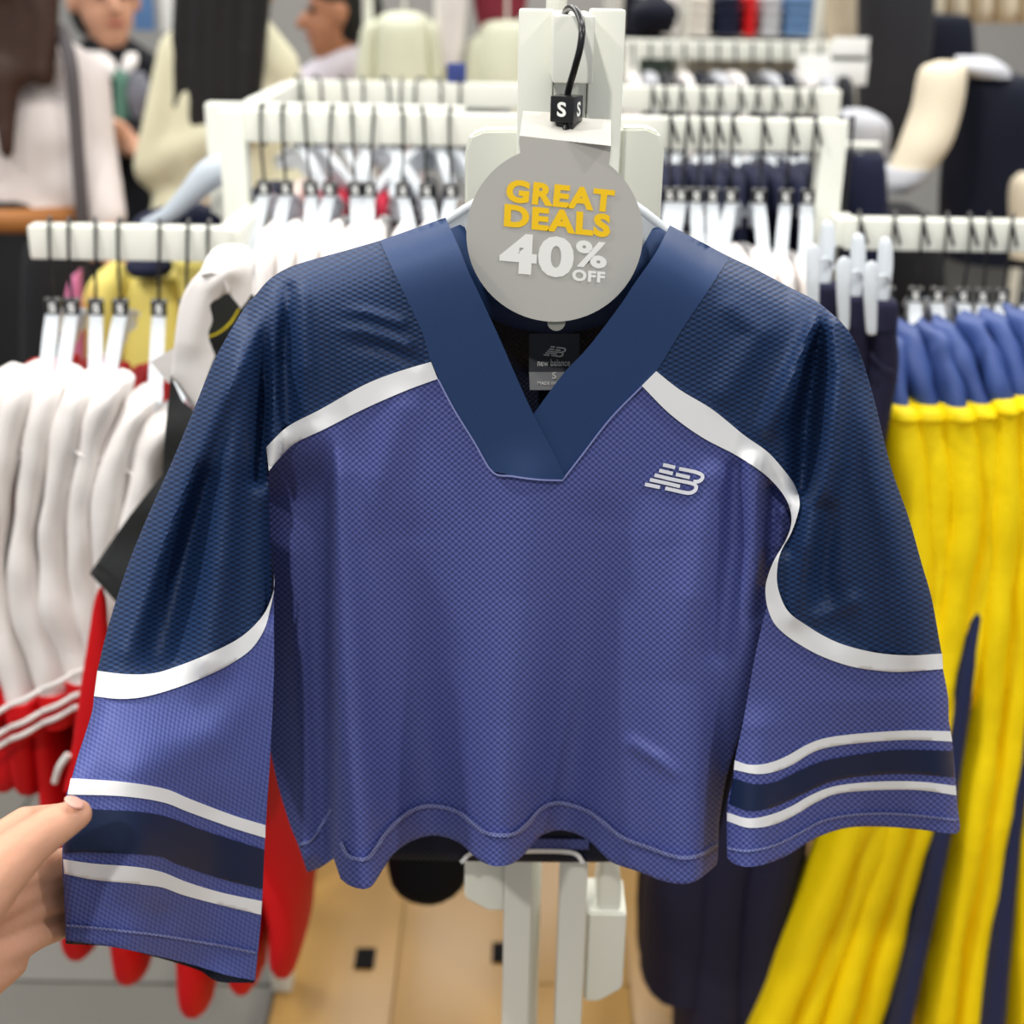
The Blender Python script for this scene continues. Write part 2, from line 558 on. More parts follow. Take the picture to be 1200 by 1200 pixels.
def bdist(poly, x, y, closed=True):
    d = np.full(x.shape, 1e9)
    n = len(poly)
    for i in range(n if closed else n - 1):
        ax, ay = poly[i]; bx, by = poly[(i + 1) % n]
        dx, dy = bx - ax, by - ay
        l = dx * dx + dy * dy
        if l < 1e-9: continue
        t = np.clip(((x - ax) * dx + (y - ay) * dy) / l, 0, 1)
        d = np.minimum(d, np.hypot(x - ax - t * dx, y - ay - t * dy))
    return d


def panel(name, poly, dfun, m, parent, off=0.0, thick=0.0012, step=6.0):
    """cloth piece with its own outline, following the folds of dfun, with real thickness"""
    b = []
    n = len(poly)
    for i in range(n):
        a = np.array(poly[i]); c = np.array(poly[(i + 1) % n])
        L = np.hypot(*(c - a))
        if L < 1e-6: continue
        k = max(1, int(round(L / step)))
        for j in range(k): b.append(tuple(a + (c - a) * j / k))
    bx = np.array(b)
    x0, y0 = bx.min(0); x1, y1 = bx.max(0)
    gy = np.arange(y0, y1, step * 0.87)
    gx = []; gyy = []
    for r, yy in enumerate(gy):
        xs = np.arange(x0 + (step / 2 if r % 2 else 0), x1, step)
        gx.append(xs); gyy.append(np.full(xs.shape, yy))
    gx = np.concatenate(gx); gyy = np.concatenate(gyy)
    k = inside(b, gx, gyy) & (bdist(b, gx, gyy) > step * 0.5)
    pts = [Vector(p) for p in b] + [Vector((u, v)) for u, v in zip(gx[k], gyy[k])]
    res = delaunay_2d_cdt(pts, [], [list(range(len(b)))], 1, 1e-4)
    q = np.array([(v.x, v.y) for v in res[0]]); tri = [tuple(f) for f in res[2]]
    Y = dfun(q[:, 0], q[:, 1]) + off
    A = Pn(q[:, 0], q[:, 1], Y); B = Pn(q[:, 0], q[:, 1], Y + thick)
    N = len(q)
    cnt = {}
    for f in tri:
        for i in range(3):
            e = (f[i], f[(i + 1) % 3]); cnt[e] = 1
    F = list(tri) + [(c + N, bb + N, a + N) for a, bb, c in tri]
    for (a, c) in cnt:
        if (c, a) not in cnt:
            F.append((c, a, a + N, c + N))
    uv = np.concatenate([q, q]) / 1200.0
    return mesh_obj(name, np.concatenate([A, B]), F, m, parent, True, uv=uv, sharp=1.05)


def strip(name, pts, wpx, dfun, m, parent, off=-0.0015, thick=0.0015, step=4.0):
    q = np.array(cr(pts, 5))
    t = np.gradient(q, axis=0); t /= np.hypot(t[:, 0], t[:, 1])[:, None]
    nrm = np.stack([-t[:, 1], t[:, 0]], 1)
    poly = [tuple(p) for p in q + nrm * wpx / 2] + [tuple(p) for p in (q - nrm * wpx / 2)[::-1]]
    return panel(name, poly, dfun, m, parent, off, thick, step)


collar_out_L = cr([(445, 282), (460, 315), (480, 357), (495, 390), (504, 420), (515, 445), (532, 480), (555, 517), (577, 552)])
collar_bot = [(577, 552), (600, 557), (630, 561), (659, 562)]
collar_in_L = cr([(522, 255), (532, 277), (540, 295), (550, 320), (565, 352), (587, 400), (600, 430), (623, 481), (650, 533), (661, 556)])
collar_out_R = cr([(855, 301), (830, 340), (800, 385), (769, 435), (752, 452), (715, 490), (680, 535), (659, 562)])
collar_in_R = cr([(785, 264), (768, 297), (743, 333), (728, 356), (690, 406), (660, 438), (626, 484)])
tapeL1_top = cr([(505, 424), (462, 437), (425, 452), (375, 480), (337, 500), (312, 524)])
tapeL1_bot = cr([(513, 444), (475, 458), (425, 480), (382, 502), (345, 520), (325, 540), (315, 552)])
tapeL2_top = cr([(114, 786), (147, 790), (180, 789), (210, 780), (247, 765), (277, 750), (297, 734), (312, 715), (321, 690), (321, 672)])
tapeL2_bot = cr([(110, 816), (142, 819), (172, 816), (210, 805), (247, 790), (272, 777), (295, 760), (310, 737), (317, 712), (321, 695)])
tapeR_top = cr([(769, 435), (797, 457), (835, 480), (872, 510), (900, 530), (922, 555), (932, 570), (937, 587), (935, 602), (927, 625), (915, 647), (911, 665), (911, 685), (917, 705), (927, 720), (947, 734), (965, 745), (990, 756), (1027, 765), (1065, 768), (1104, 766)])
tapeR_bot = cr([(752, 452), (785, 485), (822, 512), (860, 532), (887, 549), (905, 564), (920, 583), (927, 602), (926, 620), (918, 638), (907, 657), (900, 675), (897, 690), (899, 710), (907, 730), (922, 745), (945, 760), (970, 772), (1002, 782), (1040, 787), (1065, 787), (1105, 784)])
silL_top = cr([(445, 282), (400, 295), (360, 306), (335, 315), (315, 328), (300, 345), (285, 363), (252, 420), (227, 480), (202, 540), (170, 612), (147, 670), (126, 737), (114, 786)])
silR_top = cr([(855, 301), (885, 315), (922, 335), (955, 352), (980, 372), (997, 392), (1010, 420), (1025, 470), (1044, 547), (1065, 607), (1080, 660), (1092, 702), (1102, 757), (1104, 766)])
silL_low = cr([(110, 816), (107, 837), (91, 887), (84, 912), (77, 935), (74, 970), (73, 1010), (75, 1050), (77, 1102)])
hemL = cr([(77, 1102), (133, 1110), (187, 1121), (227, 1131), (267, 1143), (299, 1149)])
edgeL = cr([(299, 1149), (301, 1128), (307, 1061), (311, 975), (317, 880), (321, 790), (321, 740), (321, 695)])
edgeL_up = cr([(321, 672), (317, 630), (315, 580), (313, 552)])
silR_low = cr([(1105, 784), (1111, 817), (1112, 845), (1116, 870), (1120, 915), (1122, 945), (1125, 970), (1121, 977)])
hemR = cr([(1121, 977), (1105, 976), (1077, 972), (1040, 969), (1002, 969), (977, 974), (952, 984), (927, 1000), (902, 1011), (877, 1016), (860, 1012), (852, 1005)])
edgeR = cr([(852, 1005), (852, 945), (859, 915), (861, 892), (872, 840), (885, 768), (898, 712)])
hemB = cr([(360, 1022), (375, 1017), (391, 1006)], 3) + cr([(399, 1030), (410, 1038), (425, 1042), (435, 1039), (442, 1030), (450, 1017), (462, 1000), (480, 987), (500, 980), (517, 980), (537, 987), (552, 1000), (565, 1010), (580, 1015), (598, 1013), (612, 1004), (625, 988), (637, 978), (655, 973), (675, 977), (692, 987), (707, 1002), (720, 1012), (750, 1022), (775, 1032), (797, 1036), (812, 1034), (825, 1026), (840, 1013)])
bodyL = cr([(315, 552), (305, 620), (305, 760), (314, 860), (325, 917), (340, 967), (350, 992), (360, 1022)])
bodyR = cr([(841, 1012), (842, 985), (844, 955), (853, 905), (872, 850), (895, 790), (906, 740), (904, 690)])

jersey = empty('jersey', P(650, 1040, 0.9), 'cropped violet-blue and navy v-neck mesh jersey with white piping and sleeve stripes', 'jersey')
J = jersey


def rev(a): return list(a)[::-1]


# tapeR_bot index where it reaches (897,690): 12 * 6
kR = 12 * 6
panel('front_body', tapeL1_bot + bodyL[1:] + hemB[1:] + bodyR[1:] + rev(tapeR_bot[:kR + 1]) + rev(cr([(659, 562), (680, 535), (715, 490), (752, 452)]))[1:] + rev(collar_bot) + rev(cr([(513, 444), (532, 480), (555, 517), (577, 552)]))[1:-1], DB, KN_BODY, J, step=5)
panel('yoke', collar_out_L[:25] + [(505, 423)] + tapeL1_top[1:] + rev(edgeL_up) + rev(tapeL2_top)[1:] + rev(silL_top)[1:-1], DUL, KN_NAVY, J, step=5)
panel('yoke', collar_out_R[:19] + tapeR_top[1:] + rev(silR_top)[1:-1], DUR, KN_NAVY, J, step=5)
panel('sleeve', tapeL2_bot + rev(edgeL)[1:] + rev(hemL)[1:] + rev(silL_low)[1:-1], DL, KN_SLEEVE, J, step=5)
panel('sleeve', tapeR_bot[13 * 6:] + silR_low[1:] + hemR[1:] + edgeR[1:-1], DR, KN_BODY, J, step=5)
# white piping
DULb = lambda x, y: np.where(x < 330, DUL(x, y), DB(x, y) * 0.5 + DUL(x, y) * 0.5)
panel('white_piping', tapeL1_top + rev(tapeL1_bot), DULb, WHITE_TAPE, J, -0.0022, 0.002, 4)
panel('white_piping', tapeL2_top + rev(tapeL2_bot), DL, WHITE_TAPE, J, -0.002, 0.002, 4)
panel('white_piping', tapeR_top + rev(tapeR_bot), DUR, WHITE_TAPE, J, -0.003, 0.003, 4)
# sleeve stripes
stripes = [
    ('white_stripe', WHITE_TAPE, DL, [(83, 912), (142, 916), (192, 924), (222, 936), (272, 955), (311, 967)], [(79, 931), (142, 933), (190, 940), (222, 952), (272, 970), (311, 982)]),
    ('navy_stripe', NAVY_BAND, DL, [(77, 940), (110, 948), (160, 951), (195, 957), (235, 972), (272, 984), (310, 996)], [(74, 1000), (92, 999), (135, 1000), (185, 1003), (210, 1013), (260, 1030), (308, 1042)]),
    ('white_stripe', WHITE_TAPE, DL, [(74, 1007), (110, 1012), (160, 1016), (190, 1022), (220, 1034), (260, 1046), (307, 1056)], [(75, 1024), (110, 1031), (160, 1036), (190, 1040), (215, 1049), (260, 1061), (306, 1072)]),
    ('white_stripe', WHITE_TAPE, DR, [(861, 891), (877, 896), (897, 895), (920, 887), (947, 872), (972, 864), (1015, 859), (1065, 856), (1114, 857)], [(860, 902), (885, 907), (905, 905), (927, 897), (952, 882), (975, 875), (1015, 870), (1065, 867), (1116, 869)]),
    ('navy_stripe', NAVY_BAND, DR, [(859, 912), (885, 919), (910, 916), (935, 904), (965, 892), (1002, 885), (1052, 879), (1117, 880)], [(854, 942), (877, 950), (902, 947), (927, 937), (952, 925), (977, 915), (1015, 909), (1065, 907), (1119, 911)]),
    ('white_stripe', WHITE_TAPE, DR, [(852, 952), (877, 959), (902, 955), (927, 945), (952, 931), (980, 921), (1027, 916), (1077, 916), (1120, 921)], [(852, 962), (877, 970), (905, 967), (932, 955), (955, 941), (982, 930), (1027, 926), (1077, 926), (1121, 932)]),
]
for nm, mm, df, a, b in stripes:
    panel(nm, cr(a) + rev(cr(b)), df, mm, J, -0.0012, 0.0012, 4)
# collar
panel('collar', collar_out_R[:-1] + [(659, 562), (655, 553), (640, 520), (622, 490)] + rev(collar_in_R)[:-1] + [(785, 264)], DB, KN_COLLAR, J, -0.002, 0.002, 5)
panel('collar', collar_out_L[:-1] + collar_bot + [(662, 558)] + rev(collar_in_L), DB, KN_COLLAR, J, -0.0045, 0.0022, 5)
strip('collar_seam', [(513, 444), (532, 480), (555, 517), (577, 553), (600, 558), (630, 562), (659, 563)], 2.0, DB, SEAM, J, -0.0052, 0.004)
strip('collar_seam', [(659, 563), (680, 536), (715, 491), (752, 453)], 2.0, DB, SEAM, J, -0.004, 0.003)
# hem seams
KN_HEM = knit('violet_blue_hem', rgb(86, 96, 154), rgb(140, 148, 200), 5, 5)
strip('hem_seam', [(399, 987), (407, 1002), (420, 1007), (432, 1005), (442, 992), (452, 977), (470, 959), (490, 947), (512, 945), (537, 952), (555, 966), (572, 977), (600, 978), (617, 967), (632, 950), (647, 942), (662, 942), (687, 950), (707, 964), (730, 982), (762, 994), (787, 1003), (807, 1005), (825, 1000), (841, 990)], 4.6, DB, KN_HEM, J, -0.004, 0.005)
strip('hem_seam', [(350, 990), (366, 984), (376, 968), (384, 955), (388, 948)], 3.5, DB, KN_HEM, J, -0.0022, 0.003)
strip('hem_seam', [(852, 994), (877, 997), (910, 990), (940, 975), (965, 962), (1002, 955), (1052, 954), (1122, 961)], 3.0, DR, KN_HEM, J, -0.002, 0.003)
strip('hem_seam', [(77, 1084), (135, 1090), (187, 1096), (235, 1104), (268, 1110), (301, 1117)], 3.0, DL, KN_HEM, J, -0.002, 0.003)

# back panel and backs of the sleeves
back_side = silL_top[:31]
back_poly = rev(cr([(300, 345), (335, 317), (400, 297), (445, 284), (523, 260)])) [::-1]
bp_top = cr([(302, 350), (318, 330), (360, 309), (400, 298), (445, 285), (524, 261)]) + cr([(545, 305), (580, 340), (650, 352), (720, 340), (755, 310)]) + cr([(783, 267), (827, 293), (885, 318), (922, 338), (955, 355), (985, 382)])
bp_R = cr([(960, 470), (930, 600), (905, 740), (860, 900), (838, 1004)])
bp_hem = cr([(838, 1004), (720, 1010), (600, 1010), (480, 1008), (365, 1006)])
bp_L = cr([(365, 1006), (330, 900), (310, 740), (308, 560), (304, 430)])
BPOLY = bp_top + bp_R + bp_hem[1:] + bp_L[1:]
BCLOSE = bp_L + bp_top + bp_R


def DBK(x, y):
    d = bdist(BCLOSE, x, y, closed=False)
    e = np.where(x < 400, 0.955, np.where(x > 820, 0.950, 0.935)) + shoulder(x, y) * 0.3
    return e + 0.055 * sst(0, 90, d) + 0.012 * np.sin(x / 32.0) * sst(700, 1000, y)


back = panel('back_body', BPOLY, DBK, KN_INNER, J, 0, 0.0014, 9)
strip('back_collar', [(527, 268), (548, 318), (582, 358), (650, 374), (718, 358), (752, 322), (782, 272)], 34, DBK, KN_COLLAR, J, -0.003, 0.004, 7)
# back hem band seen under the front hem
strip('back_hem_stripe', [(540, 1011), (556, 999), (600, 998), (668, 999), (684, 1012)], 5, DBK, WHITE_TAPE, J, -0.003, 0.002)
strip('back_hem_band', [(600, 990), (640, 989), (690, 990)], 12, DBK, KN_BODY, J, -0.002, 0.0015)

SLB = silL_top[27:] + silL_low + cr([(77, 1106), (140, 1111), (227, 1135), (255, 1150), (297, 1152)]) + edgeL + edgeL_up + [(316, 500), (318, 400)]
SLC_a = silL_top[27:] + silL_low
SLC_b = edgeL + edgeL_up + [(316, 500), (318, 400)]


def DLK(x, y):
    d = np.minimum(bdist(SLC_a, x, y, False), bdist(SLC_b, x, y, False))
    return np.maximum(DL(x, y), np.where(y < 560, DUL(x, y), 0)) + 0.008 + 0.05 * sst(0, 70, d)


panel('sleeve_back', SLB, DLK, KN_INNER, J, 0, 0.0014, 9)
SRA = [(985, 378)] + silR_top[30:] + silR_low
SRB = edgeR + cr([(898, 712), (911, 670), (930, 600), (945, 480), (975, 400)])


def DRK(x, y):
    d = np.minimum(bdist(SRA, x, y, False), bdist(SRB, x, y, False))
    return np.maximum(DR(x, y), np.where(y < 800, DUR(x, y), 0)) + 0.008 + 0.05 * sst(0, 70, d)


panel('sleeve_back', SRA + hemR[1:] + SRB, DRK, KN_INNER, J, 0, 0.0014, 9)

# neck label
LAB_D = mat('charcoal_label', rgb(72, 74, 80), 0.5, 0.3)
LAB_L = mat('grey_label', rgb(150, 152, 156), 0.5, 0.3)
DLAB = lambda x, y: np.full(np.shape(x), 0.955)
lab = panel('neck_label', [(620, 391), (679, 391), (679, 436), (620, 436)], DLAB, LAB_D, J, 0, 0.001, 8)
panel('care_strip', [(620, 436), (679, 436), (680, 457), (621, 457)], DLAB, LAB_L, lab, 0, 0.001, 8)


def emblem(name, mapf, df, m, parent, off, lw):
    segs = [[(850, 790), (918, 806)], [(940, 812), (1000, 824), (1040, 834), (1068, 848), (1070, 868), (1050, 884), (1020, 884)],
            [(828, 822), (905, 840)], [(922, 844), (1000, 862)],
            [(802, 848), (900, 872), (1000, 892), (1032, 906), (1034, 928), (1012, 946), (980, 948), (915, 934), (862, 922)],
            [(776, 874), (860, 892), (945, 912)], [(748, 900), (832, 917)]]
    for s in segs:
        strip(name, [mapf(*p) for p in s], lw, df, m, parent, off, 0.0012, 3.0)


emb = mat('silver_white_embroidery', rgb(226, 228, 236), 0.4, 0.5, noise_amt=0.05, noise_scale=300)
emblem('chest_logo', lambda x, y: (600 + x / 4.8, 380 + y / 4.8), DB, emb, J, -0.0025, 4.3)
emblem('label_logo', lambda x, y: (637 + (x - 748) * 0.079, 407 + (y - 790) * 0.079 - (x - 748) * 0.008), DLAB, WHITE_PRINT, lab, -0.001, 1.5)
text_px('label_lettering', 'new balance', (630, 421), (668, 421), (630, 429), (668, 429), 0.9535, WHITE_PRINT, lab, 0.012)
text_px('label_lettering', 'S', (647, 436), (652, 436), (647, 444), (652, 444), 0.9535, WHITE_PRINT, lab, 0.02)
text_px('label_lettering', 'MADE IN VIETNAM', (630, 447), (676, 447), (630, 451), (676, 451), 0.9535, WHITE_PRINT, lab, 0.02)

# ------------------------------------------------------------------ hanger, size cube and sale tag of the jersey
HY = 0.945
hg = empty('coat_hanger', P(650, 200, HY), 'clear frosted plastic hanger carrying the violet-blue jersey', 'hanger')
top = cr([(285, 378), (330, 352), (400, 322), (480, 288), (545, 246), (600, 216), (650, 200), (700, 216), (755, 250), (800, 286), (880, 328), (950, 364), (985, 392)], 4)
bot = cr([(985, 402), (950, 380), (880, 352), (800, 318), (755, 296), (700, 282), (650, 278), (600, 280), (545, 292), (480, 318), (400, 346), (330, 372), (285, 388)], 4)
panel('hanger_body', top + bot, lambda x, y: np.full(np.shape(x), HY), FROST, hg, 0, 0.007, 9)
tube('hanger_rib', [P(x, y, HY + 0.003) for x, y in cr([(300, 372), (400, 322), (480, 288), (545, 246), (600, 216), (650, 200), (700, 216), (755, 250), (800, 286), (880, 328), (970, 378)], 3)], 0.004, FROST, hg, 6, 1)
tube('hook', [P(663, 192, 0.935), P(663, 150, 0.925), P(665, 112, 0.92), P(673, 82, 0.912), P(680, 55, 0.908), P(682, 32, 0.912), P(678, 17, 0.925), P(671, 9, 0.945), P(664, 12, 0.965), P(660, 24, 0.985), P(660, 48, 0.992)], 0.0023, BLACK_WIRE, hg, 10)
cz = P(664, 127, 0.915)
rotc = Matrix.Rotation(math.radians(-24), 3, 'Z')
cube = box('size_cube', cz, (0.0165, 0.0165, 0.0165), BLACK_PL, hg, 0.0012, rotc)
box('size_cube_base', cz + Vector((0.001, 0, -0.0105)), (0.012, 0.012, 0.006), BLACK_PL, cube, 0.0015, rotc)
n, polys = text_mesh('S', 0.03)
for ang, nm in ((-24, 'size_letter'), (66, 'size_letter')):
    R = Matrix.Rotation(math.radians(ang), 3, 'Z')
    V = [cz + R @ Vector(((u - 0.5) * 0.0062, -0.0085, (v - 0.5) * 0.0092)) for u, v in n]
    mesh_obj(nm, V, polys, WHITE_PRINT, cube, False)
tube('tag_pin', [P(663, 140, 0.912), P(663, 153, 0.908)], 0.0022, BLACK_PL, hg, 8)

TY = 0.893
TAG = mat('grey_card', rgb(188, 186, 180), 0.45, 0.35, noise_amt=0.02)
TAGB = mat('pale_grey_card', rgb(190, 188, 180), 0.45, 0.35, noise_amt=0.02)
YEL = mat('yellow_print', rgb(255, 208, 32), 0.5, 0.3, noise_amt=0.0)
tg = empty('sale_tag', P(650, 377, TY), 'round grey sale tag reading great deals 40% off in front of the collar', 'tag')
a0, a1 = math.radians(247), math.radians(308)
circ = []
for i in range(73):
    a = a1 + (a0 + 2 * math.pi - a1) * i / 72
    circ.append((650 + 103.5 * math.cos(a), 274 + 103 * math.sin(a)))
# disc joined to its folded neck
tagpoly = circ + [(608, 166), (609, 159), (716, 171), (715, 184)]
panel('tag_face', tagpoly, lambda x, y: np.full(np.shape(x), TY), TAG, tg, 0, 0.0012, 10)
panel('tag_fold', [(609, 159), (613, 130), (640, 131), (690, 139), (716, 140), (716, 171)], lambda x, y: TY + (165 - y) * 0.0011, TAGB, tg, 0, 0.0012, 8)
tf = 0.0006
text_px('tag_lettering', 'GREAT', (594.6, 209.5), (721, 222.8), (592, 236.5), (718.5, 249.6), TY - tf, YEL, tg, 0.05)
text_px('tag_lettering', 'DEALS', (591.4, 238.5), (716, 251.3), (590.2, 265.5), (714.8, 279), TY - tf, YEL, tg, 0.05)
text_px('tag_lettering', '40', (587, 272), (673.6, 278.5), (584.4, 319.5), (671.5, 326.8), TY - tf, WHITE_PRINT, tg, 0.045)
text_px('tag_lettering', '%', (675.1, 280.6), (711.4, 284.5), (674.4, 312.3), (711, 315.5), TY - tf, WHITE_PRINT, tg, 0.035)
text_px('tag_lettering', 'OFF', (670.9, 315.1), (709.4, 318.6), (670.2, 328.8), (708.6, 331.8), TY - tf, WHITE_PRINT, tg, 0.045)
tube('tag_button', [P(652, 376, TY + 0.012), P(652, 377, TY + 0.004)], 0.0062, mat('grey_plastic', rgb(140, 140, 132), 0.4), tg, 16)

# ------------------------------------------------------------------ white fixture post that carries the jersey
post = empty('display_fixture', (P(650, 600, 1.03).x, 1.03, 0), 'white square-tube display stand with twin posts behind the violet-blue jersey', 'display stand')
PY = 1.02
ptop = [P(629, 12, PY), P(713, 12, PY)]
for sx, (xt, wt) in zip((-1, 1), ((629, 38), (713, 43))):
    a = P(xt, 11, PY); hwid = 0.0125
    box('upright', (a.x, PY + 0.0125, a.z / 2), (0.025, 0.025, a.z), WHITE_METAL, post, 0.002)
cx = (ptop[0].x + ptop[1].x) / 2
at = P(672, 18, 0.945); ab = P(672, 98, 0.945)
box('face_out_arm', (P(672, 60, 0.945).x, (0.945 + 1.05) / 2, (at.z + ab.z) / 2), (0.027, 1.05 - 0.945, at.z - ab.z), WHITE_METAL, post, 0.002)
for zc in (P(672, 116, PY).z, 0.62, 0.12):
    box('crossbar', (cx, PY + 0.014, zc), (abs(ptop[1].x - ptop[0].x) - 0.026, 0.02, 0.03), WHITE_METAL, post, 0.002)
# shoulder plates with rounded upper corners
PLY = 1.048
for (xa, xb, yt) in ((545, 612, 152), (728, 780, 150)):
    A = P(xa, yt, PLY); B = P(xb, yt, PLY); zb = A.z - 0.24
    r = 0.014
    if xa < 600:
        pts = [(A.x, A.z - r), (A.x + 0.004, A.z - 0.004), (A.x + r, A.z), (B.x, B.z), (B.x, zb), (A.x, zb)]
    else:
        pts = [(A.x, A.z), (B.x - r, B.z), (B.x - 0.004, B.z - 0.004), (B.x, B.z - r), (B.x, zb), (A.x, zb)]
    prism('shoulder_plate', pts, PLY, PLY + 0.025, WHITE_METAL, post)
# lower chamfered brackets
A = P(545, 985, 1.05); B = P(592, 1060, 1.05)
prism('lower_bracket', [(A.x, A.z), (A.x, B.z + 0.014), (A.x + 0.022, B.z), (B.x, B.z), (B.x, A.z)], 1.04, 1.08, WHITE_METAL, post)
A = P(688, 1058, 1.06); B = P(727, 1162, 1.06)
prism('lower_bracket', [(A.x, A.z), (A.x, B.z), (B.x - 0.022, B.z), (B.x, B.z + 0.016), (B.x, A.z)], 1.045, 1.10, WHITE_METAL, post)
A = P(712, 985, 1.06); B = P(726, 1062, 1.06)
prism('lower_bracket', [(A.x - 0.004, A.z), (B.x - 0.022, B.z), (B.x, B.z), (B.x, B.z + 0.03), (A.x + 0.004, A.z)], 1.05, 1.10, WHITE_METAL, post)
box('base_plate', (cx, 1.04, 0.015), (0.34, 0.34, 0.014), WHITE_METAL, post, 0.003)
# sign pole rising behind the posts
sp_ = P(652, 10, 1.09)
tube('sign_pole', [(sp_.x, 1.09, 0.02), (sp_.x, 1.09, 1.95)], 0.008, WHITE_METAL, post, 10)

# ================================================================== HAND
SKIN = mat('skin', rgb(214, 162, 134), 0.5, 0.35, noise_amt=0.06, noise_scale=30, sss=0.25, bump=0.05, bump_scale=300)
NAIL = mat('fingernail', rgb(226, 172, 156), 0.3, 0.5)


def HP(x, y, Y): return P(x, y, Y + 0.036)


yT = 0.665
hcaps = [
    # wrist and palm heel
    (HP(-260, 1330, 0.54), HP(-110, 1165, 0.60), 0.028, 0.030),
    (HP(-110, 1165, 0.60), HP(-60, 1110, 0.63), 0.032, 0.027),
    (HP(-110, 1165, 0.60), HP(-40, 1165, 0.66), 0.030, 0.020),
    # thenar and thumb
    (HP(-90, 1115, 0.60), HP(-25, 1042, 0.622), 0.027, 0.0225),
    (HP(-25, 1042, 0.622), HP(30, 992, 0.642), 0.0215, 0.0150),
    (HP(30, 992, 0.642), HP(60, 970, 0.650), 0.0148, 0.0132),
    (HP(60, 970, 0.650), HP(90, 954, 0.659), 0.0132, 0.0098),
    # palm to the knuckles, behind the sleeve
    (HP(-60, 1110, 0.63), HP(-20, 1020, 0.70), 0.024, 0.016),
    (HP(-50, 1150, 0.65), HP(0, 1090, 0.71), 0.022, 0.016),
    # index finger
    (HP(-30, 1005, 0.685), HP(30, 964, 0.712), 0.0125, 0.0112),
    (HP(30, 964, 0.712), HP(74, 956, 0.738), 0.0110, 0.0092),
    (HP(74, 956, 0.738), HP(108, 968, 0.746), 0.0090, 0.0074),
    # middle finger
    (HP(-14, 1046, 0.69), HP(44, 1016, 0.722), 0.0125, 0.0114),
    (HP(44, 1016, 0.722), HP(90, 1006, 0.746), 0.0110, 0.0094),
    (HP(90, 1006, 0.746), HP(126, 1010, 0.750), 0.0090, 0.0074),
    (HP(-6, 1062, 0.69), HP(70, 1028, 0.732), 0.0125, 0.0090),
    # ring finger
    (HP(-6, 1084, 0.69), HP(48, 1058, 0.718), 0.0124, 0.0112),
    (HP(48, 1058, 0.718), HP(90, 1050, 0.742), 0.0106, 0.0092),
    (HP(90, 1050, 0.742), HP(120, 1050, 0.748), 0.0088, 0.0072),
    # little finger
    (HP(-10, 1124, 0.675), HP(38, 1098, 0.704), 0.0120, 0.0106),
    (HP(38, 1098, 0.704), HP(70, 1088, 0.724), 0.0100, 0.0084),
    (HP(70, 1088, 0.724), HP(92, 1082, 0.736), 0.0082, 0.0066),
    (HP(-60, 1170, 0.64), HP(10, 1128, 0.69), 0.020, 0.013),
]
hand = blob('person', hcaps, 0.0022, SKIN, None, 8)
tag(hand, 'bare left hand pinching the cuff of the violet-blue jersey sleeve', 'hand')
# thumb nail lies on the upper side of the tip
nc = P(87, 940, 0.690)
bm = bmesh.new()
bmesh.ops.create_icosphere(bm, subdivisions=3, radius=1.0, matrix=Matrix.Translation(nc) @ Matrix.Rotation(math.radians(-28), 4, 'Y').inverted() @ Matrix.Diagonal((0.0062, 0.0050, 0.0016, 1)))
me = bpy.data.meshes.new('thumb_nail'); bm.to_mesh(me); bm.free(); me.shade_smooth()
link('thumb_nail', me, NAIL, hand)

# ================================================================== RACKS
def rack(name, label, x0, x1, y, Y, posts='LR', foot=False, th=0.04, pw=0.034, extra=None):
    """front bar with its top edge along pixel row y between columns x0 and x1, standing on the floor"""
    a = P(x0, y, Y); b = P(x1, y, Y)
    zt = (a.z + b.z) / 2
    r = empty(name, ((a.x + b.x) / 2, Y, 0), label, 'clothes rack')
    box('hanging_bar', ((a.x + b.x) / 2, Y, zt - th / 2), (b.x - a.x, 0.03, th), WHITE_METAL, r, 0.003)
    if posts:
        for xx in [q for q, k in ((a.x + pw / 2, 'L'), (b.x - pw / 2, 'R')) if k in posts]:
            box('upright', (xx, Y, (zt - 0.001) / 2 + 0.004), (pw, 0.034, zt - 0.01), WHITE_METAL, r, 0.003)
            if foot: box('foot', (xx, Y, 0.022), (pw, 0.44, 0.026), WHITE_METAL, r, 0.003)
    return r, zt - th / 2


rackM, zM = rack('clothes_rack', 'white square-tube rack standing directly behind the jersey fixture', 258, 993, 134, 1.85)
rackL, zL = rack('clothes_rack', 'low white rack bar carrying the white and red jackets', 36, 272, 264, 1.65, '')
box('bracket', (P(268, 275, 1.65).x, 1.74, zL), (.03, .2, .036), WHITE_METAL, rackL, .003)
rackR, zR = rack('clothes_rack', 'low white rack bar carrying the blue and yellow jackets', 990, 1290, 257, 1.80, '')
box('bracket', (P(996, 268, 1.80).x - .006, 1.825, zR), (.03, .06, .036), WHITE_METAL, rackR, .003)
rackB, zB = rack('clothes_rack', 'second white rack behind the rack of frosted hangers and white shirts', 338, 985, 99, 2.42, 'R')
box('bracket', (P(342, 110, 2.42).x, 2.24, zB), (.03, .34, .036), WHITE_METAL, rackB, .003)
rackC, zC = rack('clothes_rack', 'white rack bar close behind the frosted hangers, beside the cream cardigan', 242, 545, 122, 2.06, 'L')
rackD, zD = rack('clothes_rack', 'distant white rack beyond the navy garments under the folded clothes shelf', 732, 1003, 48, 3.25)


